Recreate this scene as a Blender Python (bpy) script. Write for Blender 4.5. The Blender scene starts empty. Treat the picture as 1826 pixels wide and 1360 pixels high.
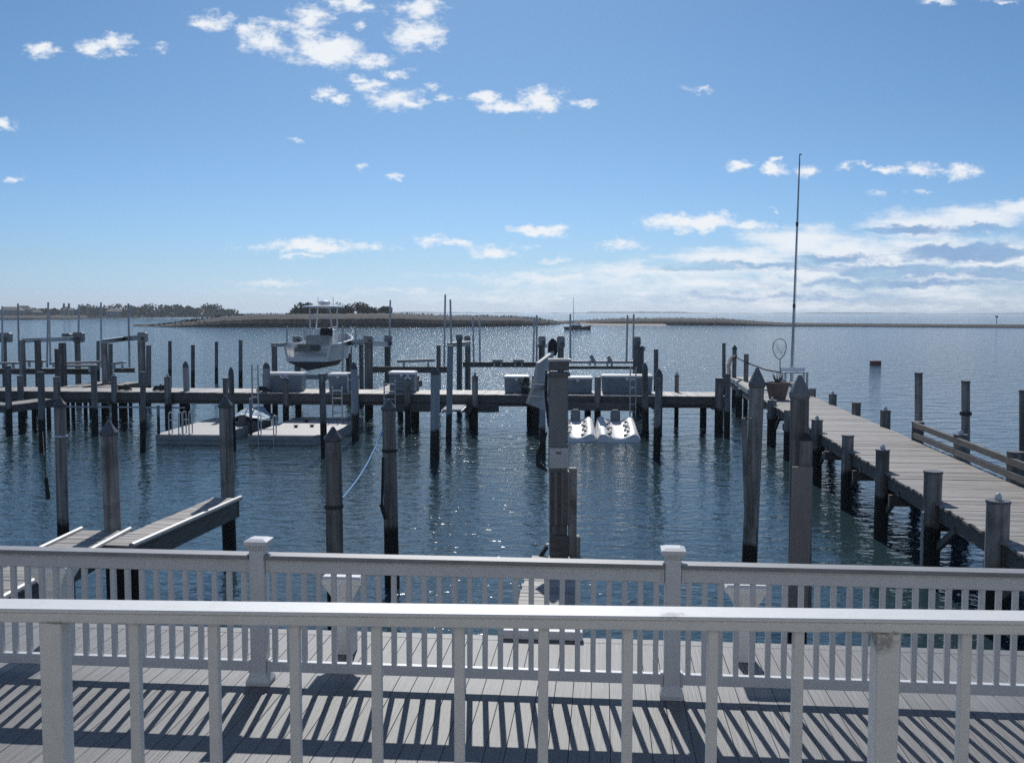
import bpy, bmesh, math, random
from mathutils import Vector, Matrix
random.seed(7)
R = math.radians
scene = bpy.context.scene
col = scene.collection

# ------------------------------------------------------------------ camera
HC = 4.6                      # eye above the water
F = 1826.0                    # focal length in photo pixels
PITCH = math.atan(123.0 / F)
ROLL = 0.0016
fw = Vector((0, math.cos(PITCH), -math.sin(PITCH)))
up0 = Vector((0, math.sin(PITCH), math.cos(PITCH)))
rt0 = Vector((1, 0, 0))
rt = rt0 * math.cos(ROLL) + up0 * math.sin(ROLL)
up = up0 * math.cos(ROLL) - rt0 * math.sin(ROLL)
cd = bpy.data.cameras.new('camera'); cam = bpy.data.objects.new('camera', cd); col.objects.link(cam)
m = Matrix((rt, up, -fw)).transposed().to_4x4(); m.translation = (0, 0, HC)
cam.matrix_world = m
cd.sensor_width = 36; cd.lens = 36.0; cd.clip_start = 0.05; cd.clip_end = 40000
scene.camera = cam
CAM = Vector((0, 0, HC))

# ------------------------------------------------------------------ light and exposure
SUN_EL, SUN_AZ = R(40), R(-2.0)
sd = bpy.data.lights.new('sun', 'SUN'); sd.energy = 3.4; sd.angle = R(0.53); sd.color = (1.0, 0.965, 0.91)
sun = bpy.data.objects.new('sun', sd); col.objects.link(sun)
sdir = Vector((math.sin(SUN_AZ) * math.cos(SUN_EL), math.cos(SUN_AZ) * math.cos(SUN_EL), math.sin(SUN_EL)))
sun.rotation_euler = sdir.to_track_quat('Z', 'Y').to_euler()
sun.location = (0, 60, 60)
vs = scene.view_settings
vs.view_transform = 'Standard'; vs.look = 'None'; vs.gamma = 1.0; vs.use_curve_mapping = False
vs.exposure = 0.12
SKY_STRENGTH = 0.10

world = bpy.data.worlds.new('World'); scene.world = world; world.use_nodes = True
nt = world.node_tree; nt.nodes.clear()
def N(t, **k):
    n = nt.nodes.new(t)
    for a, b in k.items(): setattr(n, a, b)
    return n
L = nt.links.new
def wmath(op, a, b=None, c=None, clamp=False):
    n = N('ShaderNodeMath', operation=op, use_clamp=clamp)
    for i, v in enumerate((a, b, c)):
        if v is None: continue
        if hasattr(v, 'is_output'): L(v, n.inputs[i])
        else: n.inputs[i].default_value = v
    return n.outputs[0]
sky = N('ShaderNodeTexSky', sky_type='NISHITA', sun_disc=False, sun_elevation=SUN_EL, sun_rotation=SUN_AZ,
        altitude=0, air_density=1.0, dust_density=0.6, ozone_density=3.0)
tc = N('ShaderNodeTexCoord')
sep = N('ShaderNodeSeparateXYZ'); L(tc.outputs['Generated'], sep.inputs[0])
ysafe = wmath('MAXIMUM', sep.outputs['Y'], 0.05)
cu = wmath('DIVIDE', sep.outputs['X'], ysafe)
cv = wmath('DIVIDE', sep.outputs['Z'], ysafe)
P0 = N('ShaderNodeCombineXYZ'); L(cu, P0.inputs[0]); L(cv, P0.inputs[1])
def skyuv(px, py):
    r = fw * F + rt * (px - 913) + up * (680 - py)
    return r.x / r.y, r.z / r.y
# ragged edges: the cloud coordinates are pushed about by fractal noise
def wnoise(scale, detail, rough, zoff, ratio=1.7):
    mp = N('ShaderNodeMapping'); L(P0.outputs[0], mp.inputs[0])
    mp.inputs['Scale'].default_value = (scale, scale * ratio, 1); mp.inputs['Location'].default_value = (0, 0, zoff)
    n = N('ShaderNodeTexNoise'); L(mp.outputs[0], n.inputs['Vector'])
    n.inputs['Scale'].default_value = 1.0; n.inputs['Detail'].default_value = detail; n.inputs['Roughness'].default_value = rough
    return n
nw = wnoise(42, 5, 0.62, 1.3)
sub = N('ShaderNodeVectorMath', operation='SUBTRACT'); L(nw.outputs['Color'], sub.inputs[0]); sub.inputs[1].default_value = (.5, .5, .5)
mad = N('ShaderNodeVectorMath', operation='MULTIPLY_ADD'); L(sub.outputs[0], mad.inputs[0]); mad.inputs[1].default_value = (0.046, 0.022, 0); L(P0.outputs[0], mad.inputs[2])
PW = mad.outputs[0]
def blobs(lst, rscale=1.0):
    acc = None
    for (px, py, rx, ry, s) in lst:
        u, v = skyuv(px, py); iu = F / (rx * rscale); iv = F / (ry * rscale)
        a = N('ShaderNodeVectorMath', operation='MULTIPLY_ADD'); L(PW, a.inputs[0])
        a.inputs[1].default_value = (iu, iv, 0); a.inputs[2].default_value = (-u * iu, -v * iv, 0)
        d = N('ShaderNodeVectorMath', operation='LENGTH'); L(a.outputs[0], d.inputs[0])
        t = wmath('MULTIPLY_ADD', d.outputs['Value'], -s, s)
        acc = t if acc is None else wmath('MAXIMUM', acc, t)
    return acc
puffs = [(78,91,34,11,1),(170,88,34,15,1),(205,78,30,16,1),(222,95,14,8,.8),(283,84,14,6,.5),(372,38,46,15,1),(440,55,22,11,.8),
 (478,75,42,22,1),(500,45,40,9,.6),(560,33,38,24,.9),(588,92,68,26,1.3),(555,60,40,15,.8),(622,5,34,12,1),(655,16,22,10,.7),
 (640,45,14,6,.6),(668,110,30,13,.9),(708,132,25,9,.9),(750,14,36,16,1),(742,60,48,28,1.2),(640,140,18,7,.8),(662,155,32,13,.9),
 (702,176,48,17,1),(745,183,28,10,1),(768,155,14,7,.7),(795,177,18,8,.6),(575,165,22,10,.9),(605,178,20,8,.9),(866,172,26,9,1),
 (905,190,50,11,1.2),(965,180,38,21,1.2),(1037,184,22,9,.7),(8,222,24,11,.9),(15,317,18,6,.7),(655,297,10,9,.5),(697,315,13,5,.8),
 (535,248,10,4,.4),(1250,160,18,5,.35),(1665,2,26,6,.7),(1790,2,30,6,.6),
 (1324,294,20,11,1),(1385,287,14,6,1),(1380,302,26,10,1),(1442,303,22,11,.9),(1505,294,22,6,.6),(1542,295,12,5,.6),(1581,303,24,7,.9),
 (1638,303,36,14,1),(1715,303,36,13,1),(1560,343,20,6,.5),(1640,341,14,4,.4),(1380,375,9,8,.6),
 (563,438,105,13,1.1),(545,456,42,6,.8),(460,438,24,5,.6),(765,426,28,9,.9),(815,433,34,7,.7),(885,450,42,10,.8),(965,410,58,9,1),
 (1240,396,90,17,1.2),(1335,402,56,8,.8),(1110,437,46,10,.8),(990,465,36,6,.6),(940,440,18,4,.5)]
bank = [(1270,462,120,20,.9),(1420,432,120,34,1.2),(1500,450,130,34,1.1),(1330,455,150,24,1.0),(1640,400,125,34,1.3),(1740,388,110,32,1.2),
 (1810,372,70,18,1.1),(1700,445,190,34,1.2),(1590,466,190,30,1.1),(1180,482,240,16,.8),(980,498,240,13,.7),(1430,482,330,26,1.0),(1320,508,460,18,.85),
 (1680,500,330,26,1.1),(1790,470,150,30,1.1),(480,506,90,6,.5),(850,492,90,9,.6),(1400,528,620,20,.8),(1500,548,560,14,.7),(1000,535,420,10,.5),(720,522,300,8,.4)]
grey = [(1600,411,140,13,1.2),(1760,410,130,13,1.2),(1740,452,190,20,1.5),(1490,460,130,13,1.1),(1620,482,240,16,1.2),(1350,472,190,10,.9),(1560,505,380,14,1.0),(1250,478,160,9,.7),(1790,488,190,18,1.1),(1400,530,560,14,.7)]
n2 = wnoise(95, 8, 0.68, 5.1)
n5 = wnoise(34, 6, 0.6, 2.2)
n4 = wnoise(15, 6, 0.62, 9.7, 5.5)
dens_p = wmath('ADD', blobs(puffs, 1.18), wmath('ADD', wmath('MULTIPLY_ADD', n2.outputs['Fac'], 1.5, -0.72), wmath('MULTIPLY_ADD', n5.outputs['Fac'], 1.5, -0.72)))
dens_b = wmath('ADD', wmath('ADD', blobs(bank), wmath('MULTIPLY_ADD', n4.outputs['Fac'], 1.7, -0.95)), wmath('MULTIPLY_ADD', n2.outputs['Fac'], 0.5, -0.25))
def ramp(v, a, b):
    n = N('ShaderNodeMapRange', interpolation_type='SMOOTHSTEP'); L(v, n.inputs[0])
    n.inputs[1].default_value = a; n.inputs[2].default_value = b
    return n.outputs[0]
cp = ramp(dens_p, -0.06, 0.95); cb = ramp(dens_b, -0.22, 0.88)
cmask = wmath('MAXIMUM', cp, wmath('MULTIPLY', cb, 0.9))
front = ramp(sep.outputs['Y'], 0.15, 0.4)
cmask = wmath('MULTIPLY', cmask, front)
# the rest of the sky carries scattered cloud, thickened to raise the fill light
mpo = N('ShaderNodeMapping'); L(tc.outputs['Generated'], mpo.inputs[0]); mpo.inputs['Scale'].default_value = (5, 5, 11)
no = N('ShaderNodeTexNoise'); L(mpo.outputs[0], no.inputs['Vector']); no.inputs['Scale'].default_value = 1; no.inputs['Detail'].default_value = 6
off = wmath('SUBTRACT', 1.0, ramp(sep.outputs['Y'], 0.3, 0.7))
cmask = wmath('MAXIMUM', cmask, wmath('MULTIPLY', ramp(no.outputs['Fac'], 0.55, 0.70), wmath('MULTIPLY', off, 0.8)))
gm = wmath('MULTIPLY', ramp(wmath('ADD', blobs(grey), wmath('MULTIPLY_ADD', n4.outputs['Fac'], -1.6, 0.72)), 0.0, 0.7), front)
ccol = N('ShaderNodeMix', data_type='RGBA'); L(gm, ccol.inputs[0])
ccol.inputs[6].default_value = (7.9, 8.25, 8.7, 1); ccol.inputs[7].default_value = (2.5, 3.8, 6.0, 1)
tint = N('ShaderNodeMix', data_type='RGBA', blend_type='MULTIPLY'); tint.inputs[0].default_value = 1.0
L(sky.outputs[0], tint.inputs[6])
rampn = N('ShaderNodeValToRGB'); L(sep.outputs['Z'], rampn.inputs[0])      # bluish air: colour balance of the sky by height, all round
el = rampn.color_ramp.elements
for i, (p_, c_) in enumerate([(0.0, (.43, .62, 1.14)), (.045, (.39, .57, .88)), (.17, (.355, .52, .69)), (.30, (.33, .495, .645))]):
    e_ = el[i] if i < 2 else el.new(p_)
    e_.position = p_; e_.color = (*c_, 1)
L(rampn.outputs[0], tint.inputs[7])
mixc = N('ShaderNodeMix', data_type='RGBA'); L(cmask, mixc.inputs[0]); L(tint.outputs[2], mixc.inputs[6]); L(ccol.outputs[2], mixc.inputs[7])
bg = N('ShaderNodeBackground'); bg.inputs['Strength'].default_value = SKY_STRENGTH; L(mixc.outputs[2], bg.inputs[0])
wo = N('ShaderNodeOutputWorld'); L(bg.outputs[0], wo.inputs[0])
scene.cycles.use_denoising = False
scene.cycles.max_bounces = 8
scene.cycles.sample_clamp_direct = 12.0
scene.cycles.sample_clamp_indirect = 4.0
scene.cycles.caustics_reflective = False; scene.cycles.caustics_refractive = False

# ------------------------------------------------------------------ places measured in the photograph
def ray(px, py): return fw * F + rt * (px - 913) + up * (680 - py)
def at(px, py, Y):
    r = ray(px, py); return CAM + r * (Y / r.y)
def onz(px, py, z):
    r = ray(px, py); return CAM + r * ((z - HC) / r.z)

# ------------------------------------------------------------------ mesh helpers
class MB:
    def __init__(s): s.v = []; s.f = []
    def add(s, vs_, fs):
        o = len(s.v); s.v += [tuple(p) for p in vs_]; s.f += [tuple(i + o for i in f) for f in fs]; return s
    def box(s, c, d, rz=0.0, rx=0.0, ry=0.0, bev=0.0):
        """box of size d about c; bev > 0 chamfers its long edges all round"""
        M = Matrix.Translation(c) @ Matrix.Rotation(rz, 4, 'Z') @ Matrix.Rotation(rx, 4, 'X') @ Matrix.Rotation(ry, 4, 'Y')
        x, y, z = d[0] / 2, d[1] / 2, d[2] / 2
        if bev <= 0:
            p = [(-x,-y,-z),(x,-y,-z),(x,y,-z),(-x,y,-z),(-x,-y,z),(x,-y,z),(x,y,z),(-x,y,z)]
            return s.add([M @ Vector(q) for q in p], [(3,2,1,0),(4,5,6,7),(0,1,5,4),(1,2,6,5),(2,3,7,6),(3,0,4,7)])
        bm = bmesh.new(); bmesh.ops.create_cube(bm, size=1.0)
        for v in bm.verts: v.co = Vector((v.co.x * 2 * x, v.co.y * 2 * y, v.co.z * 2 * z))
        bmesh.ops.bevel(bm, geom=bm.edges[:], offset=min(bev, .45 * min(d)), segments=1, affect='EDGES')
        bm.verts.index_update()
        s.add([M @ v.co for v in bm.verts], [[v.index for v in f.verts] for f in bm.faces]); bm.free(); return s
    def cyl(s, a, b, r0, r1=None, n=10, jit=0.0, rings=1, caps=True):
        a, b = Vector(a), Vector(b); r1 = r0 if r1 is None else r1
        ax = (b - a).normalized(); t = Vector((1, 0, 0)) if abs(ax.x) < .9 else Vector((0, 1, 0))
        e1 = ax.cross(t).normalized(); e2 = ax.cross(e1)
        vs_, fs = [], []
        for k in range(rings + 1):
            q = k / rings; c = a.lerp(b, q); r = r0 + (r1 - r0) * q
            for i in range(n):
                an = 2 * math.pi * i / n; rr = r * (1 + random.uniform(-jit, jit))
                vs_.append(c + (e1 * math.cos(an) + e2 * math.sin(an)) * rr)
        for k in range(rings):
            for i in range(n):
                j = (i + 1) % n; fs.append((k*n+i, k*n+j, (k+1)*n+j, (k+1)*n+i))
        if caps: fs.append(tuple(range(n-1, -1, -1))); fs.append(tuple(rings*n+i for i in range(n)))
        return s.add(vs_, fs)
    def tube(s, pts, r, n=6):
        for p, q in zip(pts, pts[1:]): s.cyl(p, q, r, r, n)
        return s
    def lathe(s, prof, c, n=14, sx=1, sy=1):
        vs_, fs = [], []
        for (r, z) in prof:
            for i in range(n):
                a = 2 * math.pi * i / n; vs_.append((c[0] + r*sx*math.cos(a), c[1] + r*sy*math.sin(a), c[2] + z))
        for k in range(len(prof) - 1):
            for i in range(n):
                j = (i + 1) % n; fs.append((k*n+i, k*n+j, (k+1)*n+j, (k+1)*n+i))
        fs.append(tuple(range(n-1, -1, -1))); fs.append(tuple((len(prof)-1)*n+i for i in range(n)))
        return s.add(vs_, fs)
    def frust(s, c, a, b, z0, z1):
        """square tapered block: a x a at z0 to b x b at z1 (a, b may be pairs)"""
        a = a if isinstance(a, tuple) else (a, a); b = b if isinstance(b, tuple) else (b, b)
        p = []
        for (w, z) in ((a, z0), (b, z1)):
            for (i, j) in ((-1,-1),(1,-1),(1,1),(-1,1)): p.append((c[0]+i*w[0]/2, c[1]+j*w[1]/2, c[2]+z))
        return s.add(p, [(3,2,1,0),(4,5,6,7),(0,1,5,4),(1,2,6,5),(2,3,7,6),(3,0,4,7)])
    def mesh(s, name, mat, smooth=False):
        me = bpy.data.meshes.new(name); me.from_pydata(s.v, [], s.f); me.update()
        if mat: me.materials.append(mat)
        if smooth:
            me.polygons.foreach_set('use_smooth', [True] * len(me.polygons))
            try: me.set_sharp_from_angle(angle=R(40))
            except Exception: pass
        return me
    def obj(s, name, mat, parent=None, loc=(0, 0, 0), rz=0.0, smooth=False, kind=None):
        return link(name, s.mesh(name, mat, smooth), parent, loc, rz, kind)
def link(name, me, parent=None, loc=(0, 0, 0), rz=0.0, kind=None):
    o = bpy.data.objects.new(name, me); col.objects.link(o)
    if parent: o.parent = parent
    o.location = loc; o.rotation_euler = (0, 0, rz)
    if kind: o['kind'] = kind
    return o
def tag(o, label=None, cat=None, group=None, kind=None):
    if label: o['label'] = label
    if cat: o['category'] = cat
    if group: o['group'] = group
    if kind: o['kind'] = kind
    return o
def thing(name, label, cat, loc=(0, 0, 0), rz=0.0, group=None):
    return tag(link(name, None, None, loc, rz), label, cat, group)

# ------------------------------------------------------------------ materials
def mat(name, base, rough=0.6, metal=0.0, spec=0.5):
    m_ = bpy.data.materials.new(name); m_.use_nodes = True
    b = m_.node_tree.nodes['Principled BSDF']
    b.inputs['Base Color'].default_value = (*base, 1); b.inputs['Roughness'].default_value = rough
    b.inputs['Metallic'].default_value = metal; b.inputs['Specular IOR Level'].default_value = spec
    return m_
def grain(m_, c0, c1, scale=(8, 8, 8), coord='Object', detail=5, rnd=0.0, bump=0.0, dirt=None, dirt_scale=6, dirt_amt=.5, lo=.3, hi=.7, wet=None):
    """stretched noise between two colours, per-object brightness, blotchy dirt and an optional tidal stain (world height)"""
    t = m_.node_tree; ns = t.nodes; b = ns['Principled BSDF']; K = t.links.new
    tcn = ns.new('ShaderNodeTexCoord'); mp = ns.new('ShaderNodeMapping'); mp.inputs['Scale'].default_value = scale
    info = ns.new('ShaderNodeObjectInfo')
    src = tcn.outputs[coord]
    addv = ns.new('ShaderNodeVectorMath'); addv.operation = 'ADD'; K(src, addv.inputs[0])
    mulr = ns.new('ShaderNodeMath'); mulr.operation = 'MULTIPLY'; K(info.outputs['Random'], mulr.inputs[0]); mulr.inputs[1].default_value = 37.0
    K(mulr.outputs[0], addv.inputs[1]); K(addv.outputs[0], mp.inputs[0])
    nz = ns.new('ShaderNodeTexNoise'); nz.inputs['Scale'].default_value = 1; nz.inputs['Detail'].default_value = detail; nz.inputs['Roughness'].default_value = .65
    K(mp.outputs[0], nz.inputs['Vector'])
    rp = ns.new('ShaderNodeMapRange'); rp.inputs[1].default_value = lo; rp.inputs[2].default_value = hi; K(nz.outputs['Fac'], rp.inputs[0])
    mx = ns.new('ShaderNodeMix'); mx.data_type = 'RGBA'; K(rp.outputs[0], mx.inputs[0]); mx.inputs[6].default_value = (*c0, 1); mx.inputs[7].default_value = (*c1, 1)
    out = mx.outputs[2]
    if rnd:
        hv = ns.new('ShaderNodeHueSaturation'); mr = ns.new('ShaderNodeMapRange'); K(info.outputs['Random'], mr.inputs[0])
        mr.inputs[3].default_value = 1 - rnd; mr.inputs[4].default_value = 1 + rnd; K(mr.outputs[0], hv.inputs['Value']); K(out, hv.inputs['Color']); out = hv.outputs[0]
    if dirt:
        nd = ns.new('ShaderNodeTexNoise'); nd.inputs['Scale'].default_value = dirt_scale; nd.inputs['Detail'].default_value = 6; K(addv.outputs[0], nd.inputs['Vector'])
        rd = ns.new('ShaderNodeMapRange'); rd.inputs[1].default_value = .52; rd.inputs[2].default_value = .72; rd.inputs[4].default_value = dirt_amt; K(nd.outputs['Fac'], rd.inputs[0])
        md = ns.new('ShaderNodeMix'); md.data_type = 'RGBA'; K(rd.outputs[0], md.inputs[0]); K(out, md.inputs[6]); md.inputs[7].default_value = (*dirt, 1); out = md.outputs[2]
    if wet:
        ge = ns.new('ShaderNodeNewGeometry'); sx = ns.new('ShaderNodeSeparateXYZ'); K(ge.outputs['Position'], sx.inputs[0])
        nn = ns.new('ShaderNodeTexNoise'); nn.inputs['Scale'].default_value = 3.0; K(ge.outputs['Position'], nn.inputs['Vector'])
        ma = ns.new('ShaderNodeMath'); ma.operation = 'MULTIPLY_ADD'; K(nn.outputs['Fac'], ma.inputs[0]); ma.inputs[1].default_value = .35; K(sx.outputs['Z'], ma.inputs[2])
        rw = ns.new('ShaderNodeMapRange'); rw.inputs[1].default_value = wet[0] + .12; rw.inputs[2].default_value = wet[0] + .22; rw.inputs[3].default_value = 1; rw.inputs[4].default_value = 0; K(ma.outputs[0], rw.inputs[0])
        mw = ns.new('ShaderNodeMix'); mw.data_type = 'RGBA'; K(rw.outputs[0], mw.inputs[0]); K(out, mw.inputs[6]); mw.inputs[7].default_value = (*wet[1], 1); out = mw.outputs[2]
    K(out, b.inputs['Base Color'])
    if bump:
        bp = ns.new('ShaderNodeBump'); bp.inputs['Strength'].default_value = bump; bp.inputs['Distance'].default_value = .01; K(nz.outputs['Fac'], bp.inputs['Height']); K(bp.outputs[0], b.inputs['Normal'])
    return m_
ALGAE = (.012, .013, .012)
M = {}
M['pile'] = grain(mat('pile_wood', (.15,.14,.13), .8), (.12,.115,.11), (.35,.335,.32), (11, 11, .45), rnd=.25, bump=1.0, dirt=(.07,.066,.062), dirt_scale=2.6, dirt_amt=.7, lo=.36, hi=.64, wet=(1.05, ALGAE))
M['dockpile'] = grain(mat('dock_piling_wood', (.15,.14,.13), .8), (.11,.105,.10), (.32,.305,.29), (11, 11, .45), rnd=.25, bump=1.0, dirt=(.07,.066,.062), dirt_scale=2.6, dirt_amt=.7, lo=.36, hi=.64, wet=(.95, ALGAE))
M['sleeve'] = grain(mat('grey_pile_sleeve', (.33,.35,.38), .55), (.28,.30,.33), (.38,.40,.43), (6, 6, .8), rnd=.15, wet=(.95, ALGAE))
M['plank'] = grain(mat('weathered_plank', (.3,.27,.25), .62), (.18,.165,.152), (.36,.335,.31), (2.2, 30, 30), rnd=.22, bump=.6, dirt=(.12,.105,.095), dirt_scale=1.8, dirt_amt=.55)
M['beam'] = grain(mat('weathered_beam', (.13,.12,.11), .8), (.085,.08,.075), (.17,.158,.145), (3, 3, 20), rnd=.2, bump=.5)
M['board'] = grain(mat('grey_composite_board', (.31,.31,.32), .55), (.122,.126,.133), (.168,.172,.180), (60, 1.5, 60), rnd=.13, bump=.35, lo=.36, hi=.64, dirt=(.12,.121,.124), dirt_scale=2.0, dirt_amt=.45)
M['vinyl'] = grain(mat('white_vinyl', (.78,.79,.80), .35), (.64,.65,.655), (.71,.715,.72), (4, 4, 4), rnd=.03, dirt=(.62,.62,.60), dirt_scale=5, dirt_amt=.25)
M['vinyl_cap'] = grain(mat('weathered_rail_top', (.58,.57,.56), .5), (.50,.49,.48), (.66,.65,.64), (3, 30, 30), rnd=.05, dirt=(.36,.34,.32), dirt_scale=9, dirt_amt=.4)
M['capboard'] = grain(mat('grey_composite_cap', (.29,.285,.285), .42), (.22,.215,.215), (.34,.335,.335), (3, 30, 30), rnd=.05, dirt=(.2,.19,.185), dirt_scale=9, dirt_amt=.4)
M['paint'] = grain(mat('white_gloss_paint', (.78,.79,.79), .42), (.66,.67,.66), (.76,.765,.755), (7, 7, 7), rnd=.03, bump=.15, dirt=(.45,.44,.42), dirt_scale=7, dirt_amt=.35)
M['plastic'] = grain(mat('white_dock_box_plastic', (.68,.70,.72), .4), (.60,.62,.64), (.74,.76,.78), (3, 3, 3), rnd=.1, dirt=(.48,.48,.47), dirt_scale=4, dirt_amt=.4)
M['gelcoat'] = grain(mat('white_gelcoat', (.74,.75,.76), .2), (.78,.79,.79), (.83,.83,.83), (1.5, 1.5, 1.5))
M['skiwhite'] = grain(mat('white_float_plastic', (.72,.72,.72), .5), (.66,.66,.66), (.76,.76,.76), (3, 3, 3), dirt=(.45,.43,.40), dirt_scale=5, dirt_amt=.3)
M['boxbody'] = grain(mat('shaded_box_body', (.42,.46,.5), .45), (.18,.215,.25), (.26,.30,.34), (3, 3, 3), rnd=.12, dirt=(.3,.3,.3), dirt_scale=4, dirt_amt=.4)  # white box body, colour darkened to carry its shaded front below the lid
M['panel'] = grain(mat('dull_white_panel', (.5,.5,.5), .7), (.44,.45,.455), (.52,.525,.53), (3, 3, 3), dirt=(.33,.33,.32), dirt_scale=4, dirt_amt=.35)
M['bottom'] = grain(mat('dark_bottom_paint', (.05,.055,.07), .7), (.04,.045,.055), (.08,.08,.09), (3, 3, 3))
M['alu'] = grain(mat('dull_aluminium', (.42,.44,.46), .45, .6), (.34,.36,.38), (.50,.52,.54), (3, 3, 3), rnd=.1)
M['pole'] = grain(mat('white_guide_pole', (.5,.52,.54), .5), (.42,.44,.46), (.56,.58,.60), (3, 3, 1), rnd=.15)
M['motor'] = grain(mat('grey_motor_cover', (.30,.29,.28), .55), (.24,.235,.23), (.36,.35,.34), (4, 4, 4), rnd=.2)
M['capdark'] = grain(mat('dark_pile_cap', (.09,.095,.105), .5), (.07,.075,.085), (.13,.135,.145), (12, 12, 12), rnd=.15)
M['capgrey'] = grain(mat('grey_pile_cap', (.17,.18,.19), .6), (.14,.15,.16), (.21,.22,.23), (10, 10, 10), rnd=.1)
M['black'] = mat('black_rubber', (.018, .018, .02), .6)
M['steel'] = mat('stainless_tube', (.55, .56, .58), .3, .9)
M['bluerope'] = mat('blue_rope', (.16, .36, .60), .8)
M['rope'] = mat('dark_rope', (.05, .05, .055), .9)
M['blueCover'] = grain(mat('pale_blue_cover', (.35,.48,.58), .6), (.28,.40,.50), (.50,.62,.70), (3, 3, 3))
M['bumper'] = grain(mat('pale_dock_bumper', (.52,.53,.53), .45), (.27,.275,.275), (.38,.385,.385), (4, 4, 4), dirt=(.3,.3,.29), dirt_scale=8, dirt_amt=.4)
M['float'] = grain(mat('pale_float_deck', (.62,.60,.59), .6), (.36,.345,.34), (.47,.455,.445), (20, 2, 2), rnd=.06, dirt=(.4,.38,.36), dirt_scale=3, dirt_amt=.35)
M['floatside'] = grain(mat('grey_float_side', (.36,.36,.37), .6), (.30,.30,.31), (.42,.42,.43), (3, 3, 3))
M['steelbox'] = grain(mat('grey_switch_box', (.36,.36,.36), .55), (.47,.48,.485), (.56,.57,.575), (5, 5, 5))
M['terracotta'] = grain(mat('terracotta', (.20,.14,.12), .8), (.16,.11,.095), (.25,.18,.155), (8, 8, 8))
M['red'] = mat('rusty_red_paint', (.26, .09, .08), .7)
M['marsh'] = grain(mat('marsh_grass', (.075,.06,.05), .95), (.008,.0075,.0075), (.019,.0165,.016), (.35, .35, 1.2), coord='Object', lo=.35, hi=.65)
M['marshgreen'] = grain(mat('dark_marsh', (.05,.055,.045), .95), (.035,.04,.034), (.075,.07,.055), (.2, .2, .8))
M['reed'] = grain(mat('dry_reeds', (.10,.08,.065), .95), (.009,.008,.0078), (.022,.0185,.017), (.5, .5, .5))
M['sand'] = grain(mat('beach_sand', (.32,.27,.22), .9), (.26,.22,.18), (.38,.32,.26), (.5, .5, .5))
M['pine'] = grain(mat('pine_foliage', (.03,.04,.03), .9), (.018,.026,.02), (.05,.06,.042), (.6, .6, .6), rnd=.2)
M['bare'] = grain(mat('bare_twigs', (.075,.065,.06), .95), (.05,.044,.04), (.11,.095,.085), (.6, .6, .6), rnd=.2)
M['bark'] = mat('bark', (.05, .043, .037), .9)
M['housew'] = grain(mat('house_walls', (.30,.31,.32), .8), (.26,.27,.28), (.35,.36,.37), (.4, .4, .4), rnd=.35)
M['roof'] = grain(mat('house_roof', (.09,.09,.095), .85), (.07,.07,.075), (.12,.115,.115), (.5, .5, .5), rnd=.3)
M['window'] = mat('house_window', (.03, .035, .045), .15)
M['leaf'] = grain(mat('pot_plant_leaf', (.05,.07,.035), .7), (.03,.045,.022), (.08,.10,.05), (9, 9, 9))

# water
wm = mat('water', (.026, .050, .059), .085, 0, .5); M['water'] = wm
t = wm.node_tree; ns = t.nodes; K = t.links.new; b = ns['Principled BSDF']; b.inputs['IOR'].default_value = 1.333
geo = ns.new('ShaderNodeNewGeometry')
def wn(scale, det, rough, dist=0.0):
    mp = ns.new('ShaderNodeMapping'); K(geo.outputs['Position'], mp.inputs[0]); mp.inputs['Scale'].default_value = scale
    mp.inputs['Rotation'].default_value = (0, 0, R(14))
    n = ns.new('ShaderNodeTexNoise'); K(mp.outputs[0], n.inputs['Vector']); n.inputs['Scale'].default_value = 1
    n.inputs['Detail'].default_value = det; n.inputs['Roughness'].default_value = rough; n.inputs['Distortion'].default_value = dist
    return n.outputs['Fac']
sy = ns.new('ShaderNodeSeparateXYZ'); K(geo.outputs['Position'], sy.inputs[0])
def calm(a, b_, y0=26, y1=75):                     # the basin behind the docks is sheltered, the open bay is choppy
    r_ = ns.new('ShaderNodeMapRange'); r_.inputs[1].default_value = y0; r_.inputs[2].default_value = y1; r_.inputs[3].default_value = a; r_.inputs[4].default_value = b_
    K(sy.outputs['Y'], r_.inputs[0]); return r_.outputs[0]
prev = None
for (sc_, det, dist, a_, c_) in [((.55, .95, 1), 2, .2, .03, .30), ((1.7, 2.9, 1), 2, .5, .040, .10), ((5.5, 8.5, 1), 2.5, .5, .011, .026)]:
    bn = ns.new('ShaderNodeBump'); bn.inputs['Strength'].default_value = 1.0; K(calm(a_, c_), bn.inputs['Distance'])
    K(wn(sc_, det, .55, dist), bn.inputs['Height'])
    if prev: K(prev.outputs[0], bn.inputs['Normal'])
    prev = bn
K(prev.outputs[0], b.inputs['Normal'])

# ------------------------------------------------------------------ setting: water and seabed
wb = MB()
xs = [-9000, -2000, -400, 0, 400, 2000, 9000]; ys = [-60, 10, 60, 300, 1500, 5000, 14000]
wb.add([(x, y, 0) for y in ys for x in xs], [(j*7+i, j*7+i+1, (j+1)*7+i+1, (j+1)*7+i) for j in range(6) for i in range(6)])
wb.obj('water', wm, kind='structure')

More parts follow.
